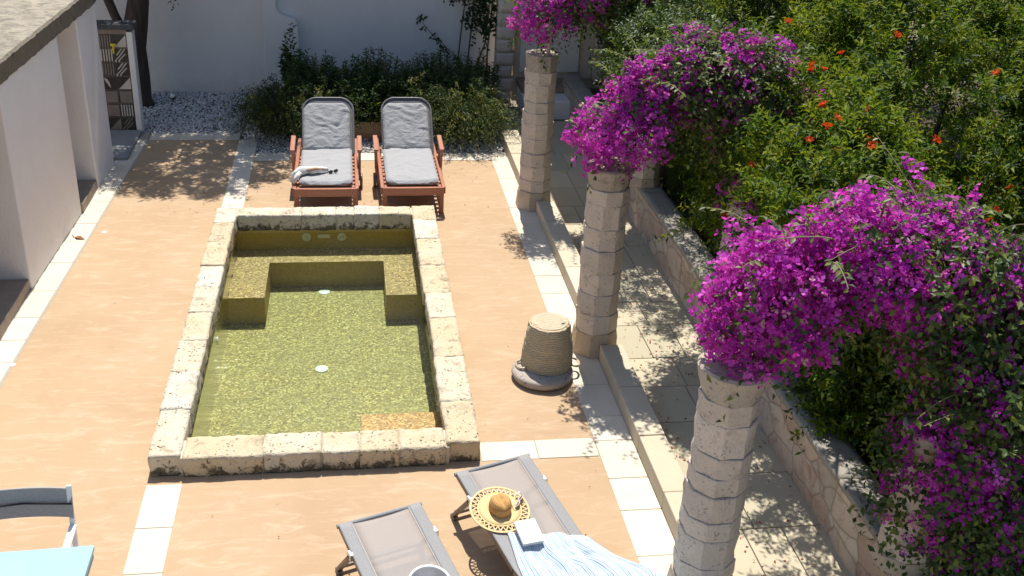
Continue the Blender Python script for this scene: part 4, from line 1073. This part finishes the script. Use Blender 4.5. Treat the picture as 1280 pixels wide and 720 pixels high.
# ------------------------------------------------------------------ cushioned wooden loungers at the back
def cushion(name, w, l, th, parent, mat, seed, tuft=0):
    nx, ny = 26, 40; mb = MB(); vs = []; top = {}
    def pt(u, v, side):
        x = (u-.5)*w; y = v*l; e = min(u, 1-u)*w; f = min(v, 1-v)*l
        r = .045; k = min(1, e/r); k2 = min(1, f/r); edge = math.sqrt(max(0, 1-(1-k)**2))*math.sqrt(max(0, 1-(1-k2)**2))
        z = side*th*.5*edge
        if side > 0:
            wv = noise.fractal(Vector((x*5+seed, y*14+3*noise.noise(Vector((x*4, y*3, seed))), seed)), 1, 2, 3)
            z += .013*wv*edge
            z -= .02*edge*math.exp(-((v-.5)/.02)**2)*tuft
        return (x, y, z)
    for s in (1, -1):
        for j in range(ny+1):
            for i in range(nx+1): vs.append(pt(i/nx, j/ny, s))
    n = (nx+1)*(ny+1); fs = []
    # rounded outline at the far end
    for s in (0, 1):
        for j in range(ny):
            for i in range(nx):
                a = s*n + j*(nx+1)+i; q = (a, a+1, a+nx+2, a+nx+1); fs.append(q if s == 0 else q[::-1])
    out = []
    for (x, y, z) in vs:
        if tuft >= 0:
            pass
        R = .13; yy = max(0, y-(l-R)); 
        if yy > 0:
            lim = w/2-R + math.sqrt(max(0, R*R-yy*yy)); x = x*(lim/(w/2))
        out.append((x, y, z))
    mb.add(out, fs); return mb.build(name, mat, parent, True)

def wood_lounger(x, y, rz, label):
    root = empty('wooden_lounger', (x, y, 0), rz, label, 'sun lounger', 'wooden loungers with grey cushions')
    W = .74
    mb = MB(); mb.add([], [])
    # curved front apron
    n = 12
    for i in range(n):
        a, b_ = i/n, (i+1)/n; d = lambda t: .012*math.sin(t*PI)
        mb.add([(-W/2+a*W, -d(a), .27), (-W/2+b_*W, -d(b_), .27), (-W/2+b_*W, -d(b_), .365+0*d(b_)), (-W/2+a*W, -d(a), .365), (-W/2+a*W, .035, .27), (-W/2+b_*W, .035, .27), (-W/2+b_*W, .035, .365), (-W/2+a*W, .035, .365)],
               [(0, 1, 2, 3), (5, 4, 7, 6), (3, 2, 6, 7), (0, 4, 5, 1)])
    mb.build('front_apron', M['redwood'], root)
    for s in (-1, 1):
        mb = MB(); mb.box(s*W/2-.022, s*W/2+.022, .036, 1.9, .27, .36); mb.build('side_rail', M['redwood'], root, bevel=.006)
        mb = MB(); mb.box(s*(W/2-.025)-.028, s*(W/2-.025)+.028, .04, .1, 0, .268); mb.build('leg', M['redwood'], root, bevel=.005)
        mb = MB(); mb.box(s*(W/2-.025)-.028, s*(W/2-.025)+.028, 1.72, 1.79, 0, .268); mb.build('leg', M['redwood'], root, bevel=.005)
        # arm with slanted posts
        mb = MB(); mb.bar((s*(W/2+.045), .80, .56), (s*(W/2+.045), 1.26, .60), .06, .03); arm = mb.build('arm', M['redwood'], root, bevel=.008)
        mb = MB(); mb.bar((s*(W/2+.04), .93, .2), (s*(W/2+.045), .86, .55), .03, .05); mb.bar((s*(W/2+.04), 1.12, .2), (s*(W/2+.045), 1.2, .575), .03, .05); mb.build('arm_post', M['redwood'], root, bevel=.005)
        mb = MB(); mt = Matrix.Translation((s*(W/2+.06), 1.02, .09)) @ Matrix.Rotation(PI/2, 4, 'Y'); mb.lathe([(0, -.018), (.085, -.018), (.09, -.01), (.09, .01), (.085, .018), (0, .018)], 24, mat=mt); mb.bar((s*(W/2+.04), 1.02, .09), (s*(W/2+.04), 1.02, .28), .02, .04); mb.build('wheel', M['alu'], root, bevel=.0)
    mb = MB()
    for k in range(9): mb.box(-W/2+.024, W/2-.024, .1+k*.13, .17+k*.13, .325, .345)
    mb.build('slats', M['redwood'], root, bevel=.004)
    # woven backrest and cushions, hinged at y 1.26
    ang = math.radians(43); hy, hz = 1.27, .36
    def frame(o, dy, dz, dx=0):
        o.matrix_local = Matrix.Translation((dx, hy, hz)) @ Matrix.Rotation(ang, 4, 'X') @ Matrix.Translation((0, dy, dz))
    # rattan: outline with round top, as strands over and under
    mb = MB(); w2, L, R = .325, .83, .18
    out = [(-w2, 0), (w2, 0)] + [(w2-R+R*math.cos(t*PI/24), L-R+R*math.sin(t*PI/24)) for t in range(13)] + [(-w2+R-R*math.sin(t*PI/24), L-R+R*math.cos(t*PI/24)) for t in range(13)]
    mb.prism(out, -.012, .0); mb.tube([(x_, y_, .004) for x_, y_ in out[1:]+out[:1]], .014, 8)
    o = mb.build('rattan_back', M['rattan'], root, bevel=0); frame(o, 0, -.01, .02)
    o = cushion('back_cushion', .60, .70, .075, root, M['cushion'], x*3+1, 0); frame(o, .02, .05)
    o = cushion('seat_cushion', .64, 1.24, .07, root, M['cushion'], x*5+2, .3)
    # seat cushion rounds at its front: turn it round
    o.matrix_local = Matrix.Translation((0, 1.29, .40)) @ Matrix.Rotation(PI, 4, 'Z')
    return root
def rattan_mat():
    m, nt, b, o = new_mat('charcoal woven rattan'); v = coords(nt)
    w1 = N(nt, 'ShaderNodeTexChecker'); w1.inputs['Scale'].default_value = 70; nt.links.new(v, w1.inputs['Vector'])
    c = mixc(nt, w1.outputs['Fac'], (.05, .05, .055), (.19, .19, .20))
    nt.links.new(c, b.inputs['Base Color']); b.inputs['Roughness'].default_value = .5; bump(nt, b, w1.outputs['Fac'], .6, .004); return m
M['rattan'] = rattan_mat()
wood_lounger(-.31, 11.97, 0, 'wooden lounger with grey cushions and a white cloth lying on its seat')
wood_lounger(.735, 11.99, .01, 'wooden lounger with grey cushions and empty seat, nearer the columns')
# white cloth bundle with sunglasses on the left lounger
def cloth_roll():
    mb = MB(); rr = random.Random(4)
    pts = [(-.30, -.10, -.06), (-.26, -.06, .02), (-.18, 0, .045), (-.08, .05, .04), (.04, .07, .038), (.14, .08, .034)]
    mb.tube(pts, [.012, .03, .045, .04, .036, .02], 14, wob=.6)
    mb.tube([(-.2, -.03, .03), (-.24, -.09, .0), (-.27, -.15, -.05)], [.03, .026, .012], 10, wob=.6)
    mb.m = 1; mb.tube([(-.12, .0, .05), (-.02, .035, .06), (.1, .05, .05)], [.016, .022, .012], 10, wob=.5)
    return mb.build('white_cloth', [M['whitecloth'], M['tancloth']], None, True)
o = cloth_roll(); o.location = (-.42, 12.25, .445); tag(o, 'crumpled white and tan cloth on the seat of the left cushioned lounger', 'cloth')
def sunglasses(name, mats, label, s=1):
    mb = MB()
    for sg in (-1, 1):
        ring = [(sg*.034+.028*math.cos(t*PI/8), 0, .02*math.sin(t*PI/8)) for t in range(17)]; mb.m = 0; mb.tube(ring, .003, 6)
        mb.tube([(sg*.062, 0, .008), (sg*.064, .03, .006), (sg*.03, .045, -.012)], .003, 6)
        mb.m = 1; mb.add([(sg*.034+.026*math.cos(t*PI/8), .001, .018*math.sin(t*PI/8)) for t in range(16)], [tuple(range(16))])
    mb.m = 0; mb.tube([(-.008, 0, .006), (.008, 0, .006)], .003, 6)
    o = mb.build(name, mats); tag(o, label, 'sunglasses'); return o
o = sunglasses('sunglasses', [M['black'], M['lens']], 'black sunglasses beside white cloth on the left cushioned lounger'); o.location = (-.22, 12.3, .465); o.rotation_euler = (.1, 0, .5)

# ------------------------------------------------------------------ sling loungers in front
def sling_lounger(x, y, rz, label):
    root = empty('sling_lounger', (x, y, 0), rz, label, 'sun lounger', 'low sling loungers in the foreground')
    W = .588; H0, Hs, Lb, Le = .38, .22, .90, 2.0; t = .028
    prof = [(0, H0), (-Lb, Hs), (-Le, Hs)]
    for (u0, u1, mt, dz, nm) in ((0, .085, 'slingband', 0, 'sling_edge'), (W-.085, W, 'slingband', 0, 'sling_edge'), (.093, W-.093, 'sling', 0, 'sling')):
        mb = MB(); vs = []; n = 40
        for i in range(n+1):
            q = i/n*Le; z = H0 + (Hs-H0)*q/Lb if q < Lb else Hs
            sag = .02 if nm == 'sling' else .004
            for j in range(7):
                u = u0+(u1-u0)*j/6; a = (u/W-.5)*2; vs.append((u, -q, z + .03 - sag*(1-a*a)))
        fs = [(i*7+j, i*7+j+1, (i+1)*7+j+1, (i+1)*7+j) for i in range(n) for j in range(6)]
        mb.add(vs, fs); o = mb.build(nm, M[mt], root, True)
        sm = o.modifiers.new('thick', 'SOLIDIFY'); sm.thickness = .003
    for u in (.089, W-.089):
        mb = MB(); mb.tube([(u, 0, H0+.022), (u, -Lb, Hs+.022), (u, -Le, Hs+.022)], .0045, 6); mb.build('seam', M['seam'], root)
    for u in (.016, W-.016):
        mb = MB(); mb.bar((u, .0, H0+.003), (u, -Lb, Hs+.003), .03, .045); mb.build('back_rail', M['alu'], root, bevel=.004)
        mb = MB(); mb.bar((u, -Lb-.01, Hs+.003), (u, -Le, Hs+.003), .03, .045); mb.build('side_rail', M['alu'], root, bevel=.004)
        q = .25; z = H0+(Hs-H0)*q/Lb
        s = -1 if u < W/2 else 1
        mb = MB(); mb.bar((u+s*.02, -q, z), (u+s*.02, .0, .03), .025, .045, (1, 0, 0)); mb.box(u+s*.02-.02, u+s*.02+.02, -.03, .03, 0, .03); mb.build('prop_leg', M['alu'], root, bevel=.004)
        mb = MB(); mb.box(u+s*.02-.016, u+s*.02+.016, -q-.03, -q+.03, z-.02, z+.03); mb.build('bracket', M['steel'], root, bevel=.004)
        for yy in (-Lb-.05, -Le+.12):
            mb = MB(); mb.box(u-.02, u+.02, yy-.025, yy+.025, 0, Hs-.021); mb.build('leg', M['alu'], root, bevel=.004)
    mb = MB(); mb.tube([(-.01, 0, H0+.012), (W+.01, 0, H0+.012)], .016, 10); mb.build('head_bar', M['slingband'], root)
    for (u0, yy, zz) in ((.03, -.42, .275), (.03, -Lb, Hs-.01), (.03, -Le+.12, Hs-.01), (0, .0, .05)):
        mb = MB(); mb.bar((u0, yy, zz), (W-u0, yy, zz), .03, .025); mb.build('cross_bar', M['alu'], root, bevel=.003)
    return root
RZ = math.radians(19.2)
sling_lounger(.70, 6.204, RZ, 'taupe sling lounger with straw hat and striped towel on it')
sling_lounger(-.135, 5.693, RZ, 'taupe sling lounger at the bottom edge with a white rimmed bowl on it')
L1 = Matrix.Translation((.70, 6.204, 0)) @ Matrix.Rotation(RZ, 4, 'Z')
slope = math.atan2(.16, .9)
def on_back(u, v, lift=0):      # point on the raised backrest of the first lounger
    return L1 @ Vector((u, -v*math.cos(slope), (.41 - v*math.sin(slope)) + lift))
BACK = Matrix.Rotation(RZ, 4, 'Z') @ Matrix.Rotation(slope, 4, 'X')

# straw hat with openwork brim
hat = empty('straw_hat', on_back(.14, .435, .012), 0, 'wide straw sun hat with openwork brim lying on the sling lounger', 'hat')
hat.rotation_euler = BACK.to_euler()
b = MB(); b.lathe([(.078, .004), (.12, .002), (.150, .0), (.150, -.005), (.12, -.003), (.076, 0)], 56, closed=True); b.build('brim', M['straw'], hat, True)
b = MB(); nseg = 30
b.lathe([(.150, .001), (.158, .001), (.158, -.005), (.150, -.005)], 56, closed=True)
b.lathe([(.198, .002), (.213, .001), (.213, -.005), (.198, -.005)], 56, closed=True)
for k in range(nseg):
    a0, a1, a2 = 2*PI*k/nseg, 2*PI*(k+.5)/nseg, 2*PI*(k+1)/nseg
    p0 = (.157*math.cos(a0), .157*math.sin(a0), -.002); p1 = (.2*math.cos(a1), .2*math.sin(a1), -.002); p2 = (.157*math.cos(a2), .157*math.sin(a2), -.002)
    b.bar(p0, p1, .008, .004); b.bar(p1, p2, .008, .004)
b.build('openwork', M['straw'], hat)
b = MB(); n = 40; prof = [(.080, .0), (.083, .03), (.080, .06), (.072, .085), (.055, .102), (.03, .105), (.006, .1)]
vs = []
for r, z in prof:
    for q in range(n):
        t = 2*PI*q/n; k = 1 - .06*abs(math.cos(t)); x, y = r*math.cos(t)*k, r*math.sin(t)*1.04
        dz = -.022*math.exp(-(x/.02)**2)*max(0, (z-.05)/.05) if z > .05 else 0
        vs.append((x, y, z+dz))
k = len(prof); fs = [(i*n+q, i*n+(q+1) % n, (i+1)*n+(q+1) % n, (i+1)*n+q) for i in range(k-1) for q in range(n)] + [tuple((k-1)*n+q for q in range(n))]
b.add(vs, fs); b.build('crown', M['strawcrown'], hat, True)
o = sunglasses('sunglasses', [simple('white pink acetate', (.75, .62, .66), .3, 0, .05), M['lens']], 'pale framed sunglasses on the brim of the straw hat')
o.location = on_back(.295, .43, .03); o.rotation_euler = (BACK @ Matrix.Rotation(.75, 4, 'Z') @ Matrix.Rotation(.6, 4, 'X')).to_euler()

# striped towel, draped and bunched
def towel():
    nx, ny = 70, 80; mb = MB(); vs = []; uv = []
    c00, c10, c01, c11 = (.10, .63), (.63, .88), (-.04, 1.85), (.98, 1.62)
    for j in range(ny+1):
        t = j/ny
        for i in range(nx+1):
            s = i/nx
            u = (1-s)*(1-t)*c00[0] + s*(1-t)*c10[0] + (1-s)*t*c01[0] + s*t*c11[0]
            v = (1-s)*(1-t)*c00[1] + s*(1-t)*c10[1] + (1-s)*t*c01[1] + s*t*c11[1]
            u += .03*noise.noise(Vector((s*3, t*4, 1))) - .10*math.sin(t*PI)*(1-s)*.4 + (.24*math.exp(-((t-.55)/.18)**2))*s**3
            v += .05*noise.noise(Vector((s*4, t*3, 5)))
            yv = v*math.cos(slope); z = .415 - v*math.sin(slope) if yv < .9 else .255
            fold = abs(noise.noise(Vector((s*5 + t*2.2, t*1.3 - s, 2))))*.07 + .03*abs(math.sin(7*s + 3*t + 2*noise.noise(Vector((s*2, t*2, 0)))))*(.4+t) + .012*noise.noise(Vector((s*16, t*12, 3)))
            edge = min(1, 6*min(s, 1-s, t+.05))
            z += .006 + fold*edge
            if u > .6: z -= (u-.6)*.4
            if u < -.02: z -= (-.02-u)*1.5
            z = max(z, .02)
            vs.append(L1 @ Vector((u, -yv, z))); uv.append((s, t))
    fs = [(a, a+nx+1, a+nx+2, a+1) for j in range(ny) for a in range(j*(nx+1), j*(nx+1)+nx)]
    mb.add(vs, fs); org = tuple(L1 @ Vector((.3, -.9, .25)))
    me = bpy.data.meshes.new('striped_towel'); me.from_pydata([tuple(Vector(v)-Vector(org)) for v in mb.v], [], mb.f)
    ul = me.uv_layers.new(name='UVMap')
    for lp in me.loops: ul.data[lp.index].uv = uv[lp.vertex_index]
    o = link('striped_towel', me, M['towel'], None, True); o.location = org
    sm = o.modifiers.new('thick', 'SOLIDIFY'); sm.thickness = .008
    return o
tag(towel(), 'white towel with blue and green stripes bunched on the sling lounger', 'towel')
bk = empty('book', on_back(.215, .735, .06), 0, 'white covered book lying on the top of the striped towel', 'book')
bk.rotation_euler = (BACK @ Matrix.Rotation(-.12, 4, 'Z')).to_euler()
b = MB(); b.box(-.075, .075, -.1, .1, .009, .012); b.box(-.075, .075, -.1, .1, -.012, -.009); b.box(-.078, -.0751, -.1, .1, -.012, .012); b.build('cover', M['paper'], bk, bevel=.001, seg=1)
b = MB(); b.box(-.074, .072, -.097, .097, -.0085, .0085); b.build('pages', M['pages'], bk)
# white rimmed bowl on the other lounger
L2 = Matrix.Translation((-.135, 5.693, 0)) @ Matrix.Rotation(RZ, 4, 'Z')
o = empty('round_bowl', L2 @ Vector((.36, -.69, .42-.69*.1778)), 0, 'white rimmed round bowl with dark grey inside on the bottom lounger', 'bowl')
o.rotation_euler = BACK.to_euler()
b = MB(); b.lathe([(.09, .0), (.115, .02), (.128, .05), (.14, .055), (.14, .047), (.13, .04), (.118, .012), (.092, -.006)], 48, closed=True); b.build('rim', M['whiteplastic'], o, True)
b = MB(); b.lathe([(0, .004), (.09, .004), (.114, .022), (.126, .049)], 48); b.build('inside', M['greyin'], o, True)

# ------------------------------------------------------------------ table and chair at lower left
tb = empty('garden_table', (-2.15, 4.7, 0), 0, 'pale aqua table top at the lower left corner', 'table')
b = MB(); b.prism([(-.75, -.6), (.6, -.6), (.6, .505), (-.75, .46)], .715, .745); b.build('tabletop', M['tabletop'], tb, bevel=.004)
b = MB(); b.prism([(-.74, -.59), (.59, -.59), (.59, .495), (-.74, .45)], .66, .714); b.build('apron', M['tableedge'], tb)
for x in (-.68, .53):
    for y in (-.53, .39):
        b = MB(); b.box(x-.025, x+.025, y-.025, y+.025, 0, .659); b.build('leg', M['whitemetal'], tb, bevel=.004)
ch = empty('garden_chair', (-2.02, 5.32, 0), 0, 'chair with white frame and dark grey textile back beside the aqua table', 'chair')
ch.rotation_euler = (0, 0, .02)
b = MB(); n = 16; vs = []
for i in range(n+1):
    x = -.29 + .58*i/n; c = .03*(1-(2*i/n-1)**2)
    for (dy, z) in ((0, .72), (0, .905), (.022, .905), (.022, .72)): vs.append((x, .18+c+dy*.6 + (z-.72)*.25, z))
fs = [(i*4+q, i*4+(q+1) % 4, (i+1)*4+(q+1) % 4, (i+1)*4+q) for i in range(n) for q in range(4)] + [(0, 1, 2, 3), (n*4+3, n*4+2, n*4+1, n*4)]
b.add(vs, fs); b.build('back_panel', M['chaircloth'], ch, bevel=.004)
b = MB(); b.tube([(-.29, .194, .815), (0, .225, .815), (.29, .194, .815)], .006, 6); b.build('back_seam', M['black'], ch)
for s in (-1, 1):
    b = MB(); b.bar((s*.275, .235, .925), (s*.275, .20, .70), .03, .02); b.bar((s*.275, .20, .71), (s*.275, .12, 0), .03, .03); b.build('rear_leg', M['whitemetal'], ch, bevel=.004)
    b = MB(); b.bar((s*.27, -.28, .63), (s*.27, -.24, 0), .03, .03); b.build('front_leg', M['whitemetal'], ch, bevel=.004)
    b = MB(); b.bar((s*.28, .18, .66), (s*.28, -.32, .65), .045, .022); b.build('armrest', M['whitemetal'], ch, bevel=.006)
    b = MB(); b.bar((s*.262, .14, .42), (s*.262, -.27, .43), .02, .035); b.build('seat_rail', M['whitemetal'], ch, bevel=.004)
b = MB(); b.box(-.25, .25, -.27, .15, .425, .435); b.build('seat', M['chaircloth'], ch, bevel=.003)

# ------------------------------------------------------------------ upturned basket on a stone ring
ts = empty('stone_trough', (1.68, 8.14, 0), 0, 'round speckled grey stone dish under the upturned basket', 'stone dish')
b = MB(); b.lathe([(0, 0), (.22, 0), (.265, .02), (.282, .055), (.277, .085), (.25, .095), (0, .093)], 48); o = b.build('dish', M['trough'], ts, True)
bs = empty('basket', (1.735, 8.235, .095), 0, 'upturned coiled rope basket standing on a stone dish beside the column', 'basket')
b = MB(); prof = []; H_ = .42; nr = 26
for i in range(nr*4+1):
    t = i/(nr*4); r = .235 - .05*t + .012*math.sin(t*PI) ; prof.append((r + .0025*abs(math.sin(i/4*PI)), t*H_))
prof += [(.178, H_+.008), (.165, H_+.012)]
b.lathe([(.22, .0)] + prof, 56)
b.v = [tuple(Vector(v)*(1+.02*noise.noise(Vector(v)*6)) + Vector((.004*noise.noise(Vector(v)*22), .004*noise.noise(Vector(v)*22+Vector((9, 0, 0))), .005*noise.noise(Vector(v)*9)))) for v in b.v]
o = b.build('body', M['rope'], bs, True)
b = MB(); pr_ = []
for i in range(45):
    r = .168*(1-i/44); pr_.append((r, H_+.012+.004*abs(math.sin(i/4*PI)) - .006*math.cos(r*10)*0))
b.lathe(pr_, 48); b.build('base_coil', M['ropetop'], bs, True)
for s, a in ((1, 3.35), (1, -.15)):
    d = Vector((math.cos(a), math.sin(a), 0)); p = Vector((-d.y, d.x, 0))
    pts = [d*.225 + p*.07 + Vector((0, 0, .03)), d*.275 + p*.06 + Vector((0, 0, .015)), d*.295 + Vector((0, 0, .008)), d*.275 - p*.06 + Vector((0, 0, .015)), d*.225 - p*.07 + Vector((0, 0, .03))]
    b = MB(); b.tube(spline([tuple(q) for q in pts], 20), .012, 8); b.build('handle', M['rope'], bs, True)

# ------------------------------------------------------------------ small things on the floor
def litter(name, n, xr, yr, z, mat, s, clump=None):
    x = RNG.uniform(*xr, n); y = RNG.uniform(*yr, n)
    P = np.stack([x, y, np.full(n, z)], 1)
    o = scatter(name, P, np.stack([RNG.normal(size=n), RNG.normal(size=n), RNG.normal(size=n)*.2], 1), np.tile([0, 0, 1.], (n, 1)) + RNG.normal(scale=.4, size=(n, 3)), RNG.uniform(*s, n), .6, LEAF_T, [mat], np.zeros(n, int), None)
    o['kind'] = 'stuff'; return o
litter('blown_petals', 120, (-1.4, 2.2), (3.5, 14), .012, M['petalred'], (.008, .02))
litter('fallen_petals', 420, (2.5, 3.4), (3.8, 11.5), .012, M['petalred'], (.012, .035))
litter('fallen_leaves', 260, (-3.0, 2.2), (11.9, 15.1), .012, M['dryleaf'], (.01, .03))
b = MB(); b.add([(0, 0, .01), (.07, .03, .03), (.16, 0, .012), (.07, -.035, .028), (.08, 0, .012)], [(0, 4, 2, 1), (0, 3, 2, 4)]); b.tube([(-.05, .04, .012), (0, 0, .012)], .005, 5)
o = b.build('dry_leaf', M['dryleaf']); o.location = (-3.1, 11.45, .0); o.rotation_euler = (0, 0, -.5); tag(o, 'curled dry brown leaf on the paving at the foot of the house wall', 'leaf')
for i, (x, y, lab) in enumerate(((-3.02, 8.65, 'small round white drain disc in ochre terrace, nearer the camera'), (-2.8, 11.6, 'small round white drain disc in ochre terrace, nearer the door recess'))):
    b = MB(); b.lathe([(0, .006), (.022, .006), (.028, .002), (.03, 0)], 20); o = b.build('terrace_drain', M['whiteplastic']); o.location = (x, y, .001); tag(o, lab, 'drain disc', 'drain discs in the terrace')  # round white drain discs set into the terrace

# ------------------------------------------------------------------ light, sky, camera
EL, AZ = math.radians(65), math.radians(4)
sv = Vector((math.sin(AZ)*math.cos(EL), math.cos(AZ)*math.cos(EL), math.sin(EL)))
sl = bpy.data.lights.new('sun', 'SUN'); sl.energy = 4.8; sl.angle = math.radians(.53); sl.color = (1, .955, .88)
so = bpy.data.objects.new('sun', sl); COL.objects.link(so); so.rotation_euler = sv.to_track_quat('Z', 'Y').to_euler(); so.location = (0, 0, 12)
w = bpy.data.worlds.new('World'); scene.world = w; w.use_nodes = True; nt = w.node_tree
sk = nt.nodes.new('ShaderNodeTexSky'); sk.sky_type = 'NISHITA'; sk.sun_disc = False; sk.sun_elevation = EL; sk.sun_rotation = AZ % (2*PI)
nt.links.new(sk.outputs[0], nt.nodes['Background'].inputs[0]); nt.nodes['Background'].inputs[1].default_value = .115

F, PW = 1322.66, 1280
p_, yw, rl = .459384, .165475, .0534629
f = Vector((math.sin(yw)*math.cos(p_), math.cos(yw)*math.cos(p_), -math.sin(p_))); r = Vector((math.cos(yw), -math.sin(yw), 0)); u = r.cross(f)
c, s = math.cos(rl), math.sin(rl); R_ = c*r + s*u; U_ = -s*r + c*u
cam = bpy.data.cameras.new('camera'); cam.sensor_width = 36; cam.lens = 36*F/PW; cam.clip_start = .05; cam.clip_end = 1500
co = bpy.data.objects.new('camera', cam); COL.objects.link(co)
co.matrix_world = Matrix(((R_.x, U_.x, -f.x, 0), (R_.y, U_.y, -f.y, 0), (R_.z, U_.z, -f.z, 5.0), (0, 0, 0, 1)))
scene.camera = co
vs_ = scene.view_settings; vs_.view_transform = 'Standard'; vs_.look = 'None'; vs_.exposure = .45; vs_.gamma = 1; vs_.use_curve_mapping = False
scene.cycles.max_bounces = 8; scene.cycles.transparent_max_bounces = 16; scene.cycles.use_denoising = True
